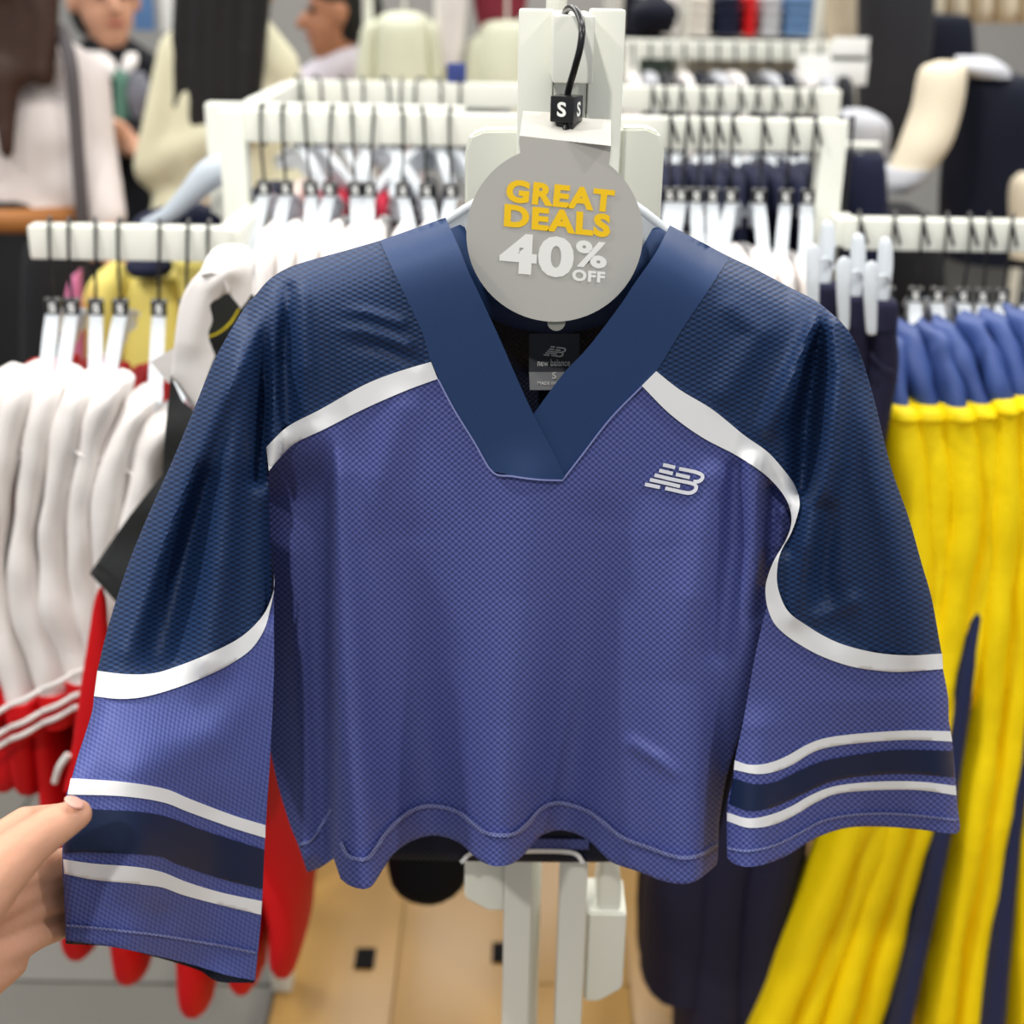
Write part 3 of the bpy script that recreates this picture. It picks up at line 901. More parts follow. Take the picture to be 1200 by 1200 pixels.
# ---- hangers seen edge-on
def make_hanger(flip=False):
    r = empty('coat_hanger', (0, 0, 0), 'x', 'hanger')
    s = -1 if flip else 1
    if not flip:
        pts = [(0, .026, -.03), (0, .026, 0), (0, .016, .024), (0, 0, .0265), (0, -.016, .024), (0, -.0215, 0), (0, -.0215, -.03), (0, -.010, -.052), (0, 0, -.072)]
    else:
        pts = [(0, .026, -.01), (0, .026, 0), (0, .016, .024), (0, 0, .0265), (0, -.016, .024), (0, -.0215, 0), (0, -.0215, -.03), (0, -.010, -.052), (0, 0, -.072)]
        tube('hook_tip', [(.001, -.021, .016), (.005, -.024, .004), (.010, -.025, -.010)], 0.0022, BLACK_WIRE, r, 6, 3)
    tube('hook', pts, 0.0021, BLACK_WIRE, r, 6, 4)
    cb = box('size_cube', (0, 0, -.080), (.019, .019, .018), BLACK_PL, r, .0015)
    n, polys = text_mesh('S', 0.03)
    mesh_obj('size_letter', [((u - .5) * .008, -.0098, -.080 + (v - .5) * .011) for u, v in n], polys, WHITE_PRINT, cb, False)
    V = []; Fc = []
    N = 25
    prof = [(-.008, 0), (-.008, -.005), (-.003, -.008), (-.003, -.032), (.003, -.032), (.003, -.008), (.008, -.005), (.008, 0)]
    for i in range(N):
        y = -.205 + .41 * i / (N - 1)
        t = abs(y) / .205
        z = -.088 - .05 * t ** 1.4
        k = 1 - .45 * t ** 3
        for (px, pz) in prof: V.append((px, y, z + pz * k * (1.25 if t < .3 else 1)))
    for i in range(N - 1):
        for k in range(8):
            k2 = (k + 1) % 8
            Fc.append((i * 8 + k, i * 8 + k2, (i + 1) * 8 + k2, (i + 1) * 8 + k))
    Fc += [tuple(range(8))[::-1], tuple((N - 1) * 8 + k for k in range(8))]
    mesh_obj('hanger_body', V, Fc, FROST, r, True, sharp=0.7)
    return r


HA = make_hanger(False); HB = make_hanger(True)
usedA = [False]; usedB = [False]


def put_hanger(px, py, Y, z, label, group, flip=False, tilt=0.0, turn=0.0):
    src, used = (HB, usedB) if flip else (HA, usedA)
    o = src if not used[0] else copy_tree(src)
    used[0] = True
    o.location = (P(px, py, Y).x, Y, z)
    o.rotation_euler = (0, math.radians(tilt), math.radians(turn) - 0.85 * math.atan(o.location.x / Y))
    o['label'] = label; o['group'] = group
    return o


for i, (x, tl) in enumerate(zip((59, 82, 112, 140, 187, 220, 245), (4, 4, 5, 4, 5, 5, 3))):
    put_hanger(x, 283, 1.65, zL, ORD[i] + ' frosted hanger from the outer end of the white and red jackets bar', 'hangers of the white and red jackets', False, tl, random.uniform(-4, 4))
for i, x in enumerate((308, 333, 359, 389, 413, 437, 471, 496, 528)):
    put_hanger(x, 155, 1.85, zM, ORD[i] + ' frosted hanger from the end upright of the white shirts rack', 'hangers of the white shirts', False, random.uniform(-3, 5), random.uniform(-5, 5))
for i, x in enumerate((787, 806, 822, 840, 860, 894, 928, 955)):
    put_hanger(x, 148, 1.85, zM, ORD[7 - i] + ' frosted hanger from the rack upright beside the navy trousers', 'hangers beside the navy trousers', True, random.uniform(-3, 3), random.uniform(-5, 5))
for i, x in enumerate((1006, 1047, 1080, 1108, 1135, 1158, 1185, 1215)):
    put_hanger(x, 273, 1.80, zR, ORD[i] + ' frosted hanger of the blue and yellow jackets, counted from the navy trousers', 'hangers of the blue and yellow jackets', True, random.uniform(-4, 0), random.uniform(-5, 5))
for i, x in enumerate((350, 372, 402, 425, 452, 470, 492, 515, 535)):
    put_hanger(x, 115, 2.42, zB, ORD[8 - i] + ' hanger from the fixture post on the second rack behind the white shirts', 'hangers on the second rack', False, random.uniform(-3, 3), random.uniform(-25, 25))
for i, x in enumerate((765, 782, 800, 826, 845, 868, 890, 908, 931, 952)):
    put_hanger(x, 110, 2.42, zB, ORD[i] + ' hanger from the fixture post over the row of dark navy garments', 'hangers over the navy garments', True, random.uniform(-3, 3), random.uniform(-15, 15))

# ================================================================== WHITE AND RED JACKETS
WHITE_CL = mat('white_nylon', rgb(234, 229, 226), 0.6, 0.25, noise_amt=0.02, bump=0.12, bump_scale=25)
RED_CL = mat('red_nylon', rgb(206, 12, 20), 0.6, 0.25, noise_amt=0.05, bump=0.12, bump_scale=25)
BLK_CL = mat('black_jersey_cloth', rgb(46, 48, 48), 0.75, 0.2, noise_amt=0.06, bump=0.15, bump_scale=60)
jk = [
    ([(0, 436), (-12, 500), (-26, 600), (-28, 700), (-10, 800)], (30, 930)),
    ([(32, 433), (14, 520), (0, 620), (6, 720), (30, 815)], (62, 935)),
    ([(67, 437), (50, 520), (36, 620), (42, 710), (68, 805)], (116, 1122)),
    ([(97, 442), (80, 520), (66, 620), (76, 710), (100, 790)], (172, 1150)),
    ([(130, 443), (110, 520), (98, 620), (106, 700), (124, 765)], (245, 1186)),
    ([(162, 462), (142, 530), (128, 620), (134, 700), (140, 775)], (300, 1162)),
    ([(190, 480), (172, 545), (160, 640), (160, 700), (165, 770)], (345, 1142)),
]
labs = ['white and red jacket at the outer end of the low rack', 'white-sleeved jacket next to the end of the low rack, red hem short of the floor',
        'white-sleeved red jacket with small red hem tip beneath the held cuff', 'white-sleeved red jacket between its neighbours, mid row on the low rack',
        'white-sleeved red jacket whose hem hangs lowest beneath the held cuff', 'white-sleeved red jacket with red gap beside the charcoal sleeve',
        'white and red jacket closest to the jersey body, red hem beside the wood floor']
for i, (sl, hem) in enumerate(jk):
    x0, y0 = sl[0]
    r = empty('jacket', P(x0, 1000, 1.6), labs[i], 'jacket', 'white and red jackets on the low rack')
    hw = [19, 20, 18, 20, 20]
    pts = [(x0 + 8, y0 - 6, 1.475, 5, .02), (x0 + 5, y0 + 2, 1.455, 15, .035)]
    for k, (x, y) in enumerate(sl):
        if k == 0: pts.append((x, y + 16, 1.44, 20, .045))
        else: pts.append((x, y, 1.425 - .005 * k, hw[k], .034))
    loft_px('sleeve', pts, WHITE_CL, r, wr=.011, wsc=17, power=2.3, seg=26, sm=7)
    c = cr(sl, 4)
    # shoulder seam ring
    q = c[4]
    pq = P(q[0] + 1, q[1] + 2, 1.43); sc = S(q[0], q[1], 1.43)
    tube('shoulder_seam', [(pq.x + 21.5 / sc * math.cos(t), pq.y + .04 * math.sin(t), pq.z + .006 * math.sin(2 * t)) for t in np.linspace(math.pi, 2 * math.pi, 9)], .0016, WHITE_CL, r, 6, 2)
    xe, ye = sl[-1]
    if i < 4:
        cu = loft_px('cuff', [(xe, ye - 4, 1.405, 21, .036), (xe + 4, ye + 16, 1.402, 22, .036), (xe + 5, ye + 34, 1.40, 18, .034)], RED_CL, r, wr=.003, power=2.4)
        for dy in (-6, 20, 34):
            pa = P(xe - 18, 838 - .5 * (xe - 18) + dy, 1.36); pb = P(xe + 20, 838 - .5 * (xe + 20) + dy, 1.36)
            tube('cuff_trim', [pa, (pa + pb) / 2 + Vector((0, -.006, 0)), pb], .0035, WHITE_CL, cu, 6, 3)
    hx, hy = hem
    hy -= 36
    yb = 1.50
    loft_px('body', [(x0 + 12, y0 + 8, 1.63, 8, .10), (x0 + 14, y0 + 40, 1.60, 13, .17), (x0 * .75 + hx * .25 + 6, 640, 1.58, 14, .17), (x0 * .4 + hx * .6, 850, 1.56, 17, .16), (hx - 4, hy - 120, 1.54, 21, .15), (hx, hy - 40, 1.53, 19, .13), (hx + 2, hy - 6, 1.52, 8, .07), (hx + 3, hy + 2, 1.52, 3, .03)], RED_CL, r, wr=.006, wsc=14, power=2.6, seg=22)
    if i == 4:
        fl = loft_px('front_edge', [(118, 690, 1.33, 3, .004), (117, 712, 1.33, 9, .008), (113, 780, 1.325, 15, .01), (103, 850, 1.32, 15, .01), (88, 905, 1.315, 9, .008), (80, 925, 1.31, 4, .005)], RED_CL, r, wr=.002, power=2.2)
        tube('edge_trim', [P(64, 916, 1.315), P(70, 898, 1.31), P(80, 884, 1.31)], .004, WHITE_CL, fl, 6, 3)

# ---- charcoal and white jacket right behind the jersey's sleeve
bj = empty('jacket', P(230, 900, 1.3), 'charcoal jacket with wide white collar hanging behind the navy jersey sleeve', 'jacket')
D0 = lambda c0, sx, sy, cx_, cy_: (lambda x, y: c0 + sx * ((x - cx_) / 60.0) ** 2 + sy * (y - cy_) / 100.0)
panel('charcoal_sleeve', [(200, 440), (214, 470), (250, 500), (330, 560), (300, 660), (220, 760), (136, 706), (105, 672), (130, 635), (152, 604), (190, 556), (194, 500)], lambda x, y: 1.27 + .03 * ((x - 230) / 90.0) ** 2 + .004 * np.sin(y / 14.0), BLK_CL, bj, 0, .03, 9)
strip('sleeve_hem', [(113, 662), (128, 672), (146, 690)], 2.5, lambda x, y: 1.27 + .03 * ((x - 230) / 90.0) ** 2, BLK_CL, bj, -.004, .004)
panel('jacket_inside', [(240, 352), (268, 338), (296, 345), (330, 380), (320, 520), (235, 430)], lambda x, y: np.full(np.shape(x), 1.335), BLK_CL, bj, 0, .004, 9)
strip('yellow_piping', [(240, 396), (256, 390), (270, 378), (280, 362)], 2.6, lambda x, y: np.full(np.shape(x), 1.33), mat('yellow_piping', rgb(214, 196, 40), .6), bj, 0, .003)
wc = panel('white_collar', cr([(235, 317), (245, 297), (260, 287), (285, 287), (296, 294)], 4) + cr([(297, 300), (296, 320), (294, 345), (282, 362)], 3) + cr([(280, 358), (267, 344), (256, 350), (246, 357), (249, 375), (244, 393), (252, 417)], 3) + [(228, 481), (200, 440)] + cr([(203, 410), (210, 360), (220, 335), (235, 317)], 3)[1:-1],
           lambda x, y: 1.30 + .012 * np.sin((x - 205) / 90 * 3.1) * -1 - ridge(x, y, [(268, 318, .012, 14), (240, 340, .008, 14), (222, 400, .006, 18)]) + .03 * np.exp(-np.maximum(y - 286, 0) / 14.0), WHITE_CL, bj, 0, .004, 5)
strip('collar_fold', [(236, 322), (250, 320), (262, 327), (268, 342)], 2.0, lambda x, y: 1.295 + 0 * x, WHITE_CL, bj, -.014, .012)
panel('white_lapel', [(176, 424), (203, 408), (204, 452), (196, 448)], lambda x, y: np.full(np.shape(x), 1.345), WHITE_CL, bj, 0, .006, 8)
loft_px('jacket_body', [(330, 345, 1.47, 10, .06), (335, 370, 1.45, 26, .12), (345, 520, 1.45, 32, .13), (360, 760, 1.46, 36, .13), (365, 860, 1.46, 36, .12)], BLK_CL, bj, wr=.006)

# ---- white shirts on the middle rack
for i, x in enumerate((318, 342, 366, 392, 416, 440, 472, 498, 522)):
    r = empty('shirt', P(x, 700, 1.8), ORD[i] + ' white shirt from the end upright, on the rack behind the jersey shoulder', 'shirt', 'white shirts on the middle rack')
    loft_px('sleeve', [(x + 2, 262, 1.70, 5, .03), (x, 274, 1.67, 11, .05), (x - 2, 300, 1.64, 13, .055), (x - 4, 380, 1.62, 13, .05), (x - 4, 520, 1.61, 12, .045)], WHITE_CL, r, wr=.004, power=2.3)
    loft_px('body', [(x + 2, 270, 1.82, 8, .12), (x + 4, 330, 1.82, 12, .19), (x + 8, 560, 1.82, 12, .19), (x + 10, 760, 1.82, 12, .18)], WHITE_CL, r, wr=.004, power=2.6)
NAVY_CL = mat('navy_cloth', rgb(24, 28, 52), 0.75, 0.2, noise_amt=0.08, bump=0.1, bump_scale=40)
r = empty('shirt', P(300, 600, 2.2), 'dark navy garment hanging behind the end upright of the white shirt rack', 'shirt')
loft_px('body', [(322, 214, 2.1, 6, .03), (318, 225, 2.1, 26, .08), (312, 280, 2.1, 30, .14), (312, 420, 2.1, 30, .14)], NAVY_CL, r, wr=.005)
# red, navy and pale garments on the second rack, left part
cols = [(mat('blush_cloth', rgb(232, 214, 204), .7), 352), (mat('crimson_cloth', rgb(190, 32, 62), .7), 383), (mat('crimson_cloth', rgb(190, 32, 62), .7), 408), (NAVY_CL, 432), (mat('crimson_cloth', rgb(190, 32, 62), .7), 455), (NAVY_CL, 478), (NAVY_CL, 502), (NAVY_CL, 528)]
cn = ['blush', 'crimson', 'crimson', 'navy', 'crimson', 'navy', 'navy', 'navy']
for i, ((m_, x), c_) in enumerate(zip(cols, cn)):
    g = empty('garment', P(x, 500, 2.4), c_ + ' garment, ' + ORD[7 - i] + ' from the fixture post on the second rack behind the white shirts', 'garment', 'garments on the second rack')
    loft_px('garment_shoulder', [(x, 212, 2.35, 4, .04), (x - 1, 224, 2.32, 9, .12), (x - 1, 250, 2.32, 10, .14)], m_, g, wr=.003, power=2.4)
    loft_px('garment_body', [(x - 1, 248, 2.33, 10, .14), (x, 300, 2.34, 11, .16), (x, 480, 2.36, 11, .16)], m_, g, wr=.003, power=2.4)
for i, x in enumerate((772, 790, 812, 834, 856, 880, 902, 926, 948)):
    g = empty('garment', P(x, 500, 2.4), ORD[i] + ' dark navy garment from the fixture post, under the second rack', 'garment', 'dark navy garments on the second rack')
    loft_px('garment_shoulder', [(x, 192, 2.34, 4, .04), (x, 200, 2.30, 11, .10), (x, 232, 2.28, 12, .12)], NAVY_CL, g, wr=.003, power=2.4)
    loft_px('garment_body', [(x, 230, 2.29, 12, .13), (x, 330, 2.32, 12, .15), (x, 480, 2.34, 12, .15)], NAVY_CL, g, wr=.003, power=2.4)
for i, x in enumerate((792, 814, 838, 862, 888, 912, 940)):
    g = empty('shirt', P(x, 600, 1.85), ORD[6 - i] + ' white shirt from the navy trousers, below the frosted hangers', 'shirt', 'white shirts beside the navy trousers')
    y0 = 286 + (x - 790) * .16
    loft_px('sleeve', [(x + 2, y0 - 8, 1.69, 5, .03), (x + 4, y0 + 4, 1.66, 11, .05), (x + 6, y0 + 34, 1.64, 13, .05), (x + 6, 480, 1.62, 13, .05)], WHITE_CL, g, wr=.004, power=2.3)
    loft_px('body', [(x, y0, 1.83, 8, .1), (x, y0 + 50, 1.83, 11, .17), (x, 700, 1.83, 11, .17)], WHITE_CL, g, wr=.004, power=2.5)

# ---- navy trousers on clip hangers
TROU = mat('violet_navy_twill', rgb(34, 34, 58), 0.75, 0.2, noise_amt=0.06, bump=0.08, bump_scale=80)
TROU_SHADE = mat('violet_navy_twill_shaded', rgb(16, 18, 34), 0.75, 0.2, noise_amt=0.06)  # same trouser cloth, darkened: shade on the rear legs put into the colour
tl = ['navy trousers on the outermost clip hanger beside the blue jackets', 'navy trousers on the middle clip hanger', 'navy trousers on the clip hanger touching the jersey shoulder']
for i, (x, y, Y) in enumerate(((1034, 352, 1.46), (1002, 347, 1.47), (966, 332, 1.48))):
    g = empty('trousers', P(x - 150, 1150, 1.6), tl[i], 'trousers', 'navy trousers on clip hangers')
    loft_px('waistband', [(x + 2, y - 2, Y, 14, .012), (x + 1, y + 4, Y, 17, .018), (x, y + 26, Y, 17, .02), (x - 1, y + 32, Y, 16, .02)], TROU, g, wr=.002, power=2.8)
    ex = (884, 836, 795)[i]; ey = (1240, 1240, 1132)[i]
    loft_px('trouser_leg', [(x - 1, y + 30, Y + .005, 16, .022), (x - 4, y + 90, Y + .02, 18, .03), (x - 40, 600, Y + .05, 22, .05), (x * .35 + ex * .65, 850, Y + .12, 34, .07), (ex + 10, 1000, Y + .14, 44, .09), (ex, ey, Y + .15, 46, .09)], TROU, g, wr=.005, power=2.3)
    loft_px('trouser_leg', [(x - 10, y + 60, Y + .10, 14, .03), (x - 60, 620, Y + .16, 20, .05), (ex + 5, 950, Y + .22, 40, .07), (ex - 6, ey - 20, Y + .23, 42, .07)], TROU_SHADE, g, wr=.005, power=2.3)
    tube('pocket_seam', [P(x - 14, y + 62, Y - .024), P(x, y + 78, Y - .030), P(x + 14, y + 84, Y - .026)], .0014, TROU, g, 5, 3)
    h = empty('clip_hanger', P(x, y - 60, Y + .1), ('frosted clip hanger gripping the outermost navy trousers', 'frosted clip hanger between the two other clip hangers', 'frosted clip hanger half hidden by the jersey shoulder')[i], 'hanger', 'clip hangers of the navy trousers')
    loft_px('clip_back', [(x + 4, y - 74, Y + .01, 2, .003), (x + 4, y - 68, Y + .008, 7, .007), (x + 3, y - 40, Y + .004, 9, .009), (x, y - 10, Y, 8, .008), (x - 1, y + 6, Y - .004, 7, .006)], FROST, h, power=2.6)
    loft_px('clip_front', [(x - 12, y - 46, Y - .03, 3, .003), (x - 13, y - 38, Y - .03, 8, .006), (x - 14, y - 10, Y - .034, 8, .006), (x - 13, y + 34, Y - .036, 6, .005), (x - 13, y + 40, Y - .036, 3, .003)], FROST, h, power=2.8)
    tube('clip_spring', [P(x - 8, y - 26, Y - .03), P(x + 3, y - 28, Y - .025), P(x + 8, y - 22, Y - .005)], .003, FROST, h, 8, 3)
    q = P(min(x - 25, 982 - 12 * i), y - 34, 1.85)
    tube('hanger_rod', [P(x, y - 30, Y), q], .004, FROST, h, 8)
    tube('hook', [q, (q.x, 1.85, zM - .015), (q.x, 1.85, zM + .024), (q.x, 1.872, zM + .022), (q.x, 1.874, zM)], .002, BLACK_WIRE, h, 6, 1)

# ================================================================== BLUE AND YELLOW JACKETS
BLUE_CL = mat('blue_nylon', rgb(52, 74, 132), 0.55, 0.3, noise_amt=0.05, bump=0.15, bump_scale=25)
YEL_CL = mat('yellow_nylon', rgb(250, 220, 0), 0.55, 0.3, noise_amt=0.03, bump=0.2, bump_scale=30)
NVY_CL = mat('navy_nylon', rgb(30, 40, 78), 0.55, 0.3, noise_amt=0.05, bump=0.2, bump_scale=30)
yj = [
    # blue path, yellow path
    ([(1040, 392), (1042, 430), (1045, 470)], [(1047, 490), (1062, 580), (1068, 680), (1052, 800), (985, 980), (893, 1215)], 22),
    ([(1058, 385), (1066, 425), (1078, 468)], [(1082, 490), (1090, 580), (1088, 680), (1072, 800), (1012, 980), (928, 1215)], 22),
    ([(1090, 384), (1100, 424), (1108, 464)], [(1112, 490), (1122, 580), (1110, 690), (1090, 810), (1036, 980), (965, 1215)], 22),
    ([(1105, 380), (1122, 420), (1138, 460)], [(1140, 486), (1150, 580), (1136, 690), (1110, 810), (1062, 980), (1004, 1215)], 22),
    ([(1140, 376), (1152, 414), (1164, 456)], [(1166, 482), (1166, 590), (1160, 720), (1148, 850), (1122, 1000), (1090, 1215)], 21),
    ([(1165, 372), (1180, 410), (1190, 450)], [(1190, 478), (1194, 590), (1186, 720), (1174, 850), (1150, 1000), (1124, 1215)], 20),
    ([(1192, 368), (1206, 406), (1216, 446)], [(1217, 474), (1222, 590), (1218, 720), (1212, 850), (1200, 1000), (1188, 1215)], 20),
    ([(1222, 366), (1236, 404), (1246, 444)], [(1247, 474), (1252, 590), (1250, 720), (1246, 850), (1240, 1000), (1230, 1215)], 20),
]
yl = ['blue and yellow jacket tucked against the jersey sleeve', 'blue and yellow jacket second from the jersey sleeve', 'blue and yellow jacket third from the jersey sleeve',
      'blue and yellow jacket with navy side stripe, fourth from the jersey sleeve', 'blue and yellow jacket fifth from the jersey sleeve, beyond the navy stripe', 'blue and yellow jacket sixth from the jersey sleeve', 'blue and yellow jacket seventh from the jersey sleeve', 'blue and yellow jacket farthest from the jersey sleeve']
for i, (bl, ye, hw) in enumerate(yj):
    r = empty('jacket', P(ye[-1][0], 1215, 1.55), yl[i], 'jacket', 'blue and yellow jackets')
    Y0 = 1.56 + .006 * (i % 2)
    pts = [(bl[0][0] - 4, bl[0][1] - 8, Y0 + .05, 4, .02), (bl[0][0], bl[0][1], Y0 + .03, 13, .04)]
    pts += [(bl[1][0], bl[1][1], Y0, 18, .05), (bl[2][0], bl[2][1], Y0 - .02, 19, .05), (bl[2][0] + 2, bl[2][1] + 10, Y0 - .02, 18, .05)]
    loft_px('blue_yoke', pts, BLUE_CL, r, wr=.012, wsc=22, power=2.2, seg=24)
    pts = [(ye[0][0] - 3, ye[0][1] - 30, Y0 - .015, hw * .4, .03), (ye[0][0] - 2, ye[0][1] - 26, Y0 - .024, hw * .8, .052), (ye[0][0] - 1, ye[0][1] - 14, Y0 - .028, hw, .058)]
    for k, (x, y) in enumerate(ye):
        pts.append((x, y, Y0 - .028 - .004 * k, hw if k < 4 else hw - 1, .05))
    loft_px('yellow_panel', pts, YEL_CL, r, wr=.009, wsc=17, power=2.3, seg=26, sm=7)
    loft_px('jacket_back', [(bl[0][0] + 5, bl[0][1], Y0 + .2, 9, .1), (ye[0][0], 500, Y0 + .17, 12, .16), (ye[2][0], 700, Y0 + .14, 13, .15), (ye[4][0] + 4, 1000, Y0 + .10, 16, .12), (ye[5][0] + 8, 1215, Y0 + .08, 16, .1)], NVY_CL, r, wr=.004, power=2.3)
    if i == 3:
        loft_px('navy_stripe', [(1152, 600, 1.56, 5, .02), (1146, 660, 1.53, 11, .03), (1128, 760, 1.51, 14, .035), (1112, 880, 1.50, 13, .035), (1090, 1010, 1.49, 12, .035), (1048, 1215, 1.48, 15, .035)], NVY_CL, r, wr=.003)
    if i == 5:
        loft_px('navy_stripe', [(1200, 720, 1.53, 6, .02), (1196, 850, 1.51, 11, .03), (1178, 1000, 1.50, 14, .035), (1156, 1215, 1.48, 17, .035)], NVY_CL, r, wr=.003)

# ---- black garment end showing under the jersey
g = empty('garment', P(500, 1056, 1.5), 'black garment bottom hanging below the wavy jersey hem', 'garment')
loft_px('garment_body', [(505, 560, 1.5, 40, .05), (500, 800, 1.48, 48, .06), (502, 960, 1.46, 50, .05), (502, 1020, 1.45, 47, .05), (502, 1038, 1.45, 36, .04), (502, 1046, 1.45, 14, .02)], mat('matte_black_cloth', rgb(10, 10, 14), .8, .15), g, wr=.003)
g.children[0].name = 'garment_body'

# ================================================================== THINGS BEHIND THE LOW RACKS
YPALE = mat('pale_yellow_cloth', rgb(232, 216, 120), .7, .2)
def bg_garment(nm, label, cat, m_, body, sleeves=(), group=None, pn='garment_body', hang=None):
    g = empty(nm, P(body[-1][0], body[-1][1], body[-1][2]), label, cat, group)
    if hang is not None:
        q = P(*body[0][:3])
        tube('hanger_hook', [q - Vector((0, 0, .02)), (q.x, q.y, hang)], .004, WHITE_METAL, g, 6)
    loft_px(pn, body, m_, g, wr=.012 if nm == 'sweater' else .006, wsc=9, power=2.4)
    for s in sleeves:
        mm = s[0]
        loft_px('sleeve', s[1], mm, g, wr=.005, wsc=9)
    return g


zY = P(150, 290, 2.3).z
YR = empty('garment_rail', (P(150, 290, 2.3).x, 2.3, 0), 'short rail of pale yellow shirts behind the low rack of white jackets', 'clothes rack')
tube('rail_bar', [(P(60, 290, 2.3).x, 2.3, zY), (P(255, 290, 2.3).x, 2.3, zY)], .01, WHITE_METAL, YR, 8)
for xx in (212, 250): tube('rail_post', [(P(xx, 290, 2.3).x, 2.3, .012), (P(xx, 290, 2.3).x, 2.3, zY)], .012, WHITE_METAL, YR, 8)
zK = P(1030, 172, 2.5).z
KR = empty('garment_rail', (P(1030, 172, 2.5).x, 2.5, 0), 'short rail of the dark skirt behind the low rack of blue jackets', 'clothes rack')
tube('rail_bar', [(P(978, 172, 2.5).x, 2.5, zK), (P(1030, 172, 2.5).x, 2.5, zK)], .008, WHITE_METAL, KR, 8)
tube('rail_post', [(P(978, 172, 2.5).x, 2.5, .012), (P(978, 172, 2.5).x, 2.5, zK)], .012, WHITE_METAL, KR, 8)
bg_garment('shirt', 'pale yellow shirt with navy shoulders hanging behind the low rack', 'shirt', YPALE,
           [(185, 318, 2.3, 18, .03), (186, 330, 2.3, 40, .06), (190, 400, 2.3, 44, .07), (190, 560, 2.3, 44, .07)],
           [(YPALE, [(136, 308, 2.27, 6, .02), (128, 330, 2.26, 22, .04), (118, 372, 2.25, 24, .04), (112, 420, 2.25, 24, .04)]),
            (NAVY_CL, [(176, 298, 2.25, 24, .03), (176, 312, 2.24, 28, .04), (176, 322, 2.24, 22, .03)])], hang=zY)
bg_garment('shirt', 'pale yellow top pressed against the end upright of the white shirt rack', 'shirt', YPALE, [(222, 292, 2.24, 14, .02), (224, 304, 2.24, 20, .04), (232, 330, 2.24, 20, .04), (238, 440, 2.24, 20, .05)])
bg_garment('garment', 'pink garment tip between black skirt and pale yellow shirt', 'garment', mat('pink_cloth', rgb(212, 120, 160), .7), [(94, 316, 2.2, 2, .01), (88, 334, 2.2, 8, .015), (86, 400, 2.2, 12, .02), (86, 520, 2.2, 14, .03)])
bg_garment('garment', 'black long garment between the white blouse and the yellow shirt', 'garment', mat('soft_black_cloth', rgb(22, 22, 26), .8), [(66, 296, 2.5, 20, .04), (66, 306, 2.5, 34, .06), (66, 560, 2.5, 38, .08)])
g = empty('coat_hanger', P(265, 200, 2.0), 'pale blue hanger shoulder sticking out beside the end upright above the low rack', 'hanger')
tube('hanger_body', [P(268, 196, 2.0), P(245, 205, 2.0), P(218, 232, 2.0), P(196, 252, 2.0), P(168, 263, 2.0)], [.022, .022, .016, .012, .006], mat('pale_blue_plastic', rgb(206, 216, 226), .3, .5, trans=.2), g, 10)
bg_garment('shirt', 'navy garment hung on the pale blue hanger above the low rack', 'shirt', NAVY_CL, [(220, 238, 2.06, 10, .02), (215, 250, 2.06, 48, .04), (208, 268, 2.06, 56, .05), (210, 292, 2.06, 50, .05), (210, 300, 2.06, 40, .03)])
# garments behind the blue jackets
bg_garment('garment', 'dark navy skirt hanging behind the low rack of blue jackets', 'garment', NAVY_CL, [(1008, 180, 2.5, 14, .04), (1010, 200, 2.5, 26, .08), (1012, 420, 2.5, 30, .1)], hang=zK)
bg_garment('garment', 'black garment behind the hooks of the blue jackets', 'garment', mat('soft_black_cloth', rgb(22, 22, 26), .8), [(1050, 240, 2.7, 20, .04), (1055, 270, 2.7, 44, .08), (1060, 420, 2.7, 48, .1)])

# ================================================================== FAR BACKGROUND
def rail(label, x0, x1, Y, z):
    a = P(x0, 60, Y).x; b = P(x1, 60, Y).x
    r = empty('garment_rail', ((a + b) / 2, Y, 0), label, 'clothes rack')
    tube('rail_bar', [(a, Y, z), (b, Y, z)], .012, WHITE_METAL, r, 10)
    for xx in (a, b): tube('rail_post', [(xx, Y, .012), (xx, Y, z)], .014, WHITE_METAL, r, 10)
    box('rail_foot', ((a + b) / 2, Y, .03), (b - a, .03, .03), WHITE_METAL, r, .004)


rail('tall garment rail of cream sweaters beyond the dark-haired person', 432, 800, 4.0, 1.86)
rail('tall garment rail of the charcoal coat and beige garments in the far corner', 955, 1230, 3.8, 2.0)

CREAM = mat('cream_cloth', rgb(226, 214, 190), .75, .2)
CHAR = mat('charcoal_cloth', rgb(48, 48, 52), .75, .2)
GREYC = mat('grey_rib', rgb(188, 190, 196), .75, .2)
MID = mat('midnight_cloth', rgb(16, 20, 36), .75, .2)
# varsity jacket
vj = empty('varsity_jacket', P(1150, 400, 2.9), 'navy varsity jacket with cream sleeves behind the low rack', 'jacket')
loft_px('jacket_body', [(1160, 84, 2.95, 20, .06), (1158, 92, 2.95, 44, .1), (1162, 130, 2.95, 52, .12), (1160, 230, 2.95, 56, .13), (1160, 300, 2.95, 56, .13)], MID, vj, wr=.008, wsc=8, power=2.4)
loft_px('cream_sleeve', [(1112, 72, 2.85, 12, .04), (1104, 84, 2.84, 26, .06), (1096, 130, 2.82, 30, .06), (1082, 170, 2.80, 30, .06), (1062, 206, 2.79, 24, .05)], CREAM, vj, wr=.006, wsc=10)
loft_px('rib_cuff', [(1064, 196, 2.785, 30, .055), (1054, 212, 2.78, 26, .055), (1046, 224, 2.78, 16, .04)], GREYC, vj, wr=.002)
loft_px('cream_sleeve', [(1200, 200, 2.85, 14, .04), (1204, 220, 2.84, 26, .05), (1204, 300, 2.84, 26, .05)], CREAM, vj, wr=.004)
loft_px('rib_collar', [(1140, 66, 2.9, 20, .03), (1150, 78, 2.88, 30, .05), (1158, 90, 2.88, 26, .05)], GREYC, vj, wr=.002)
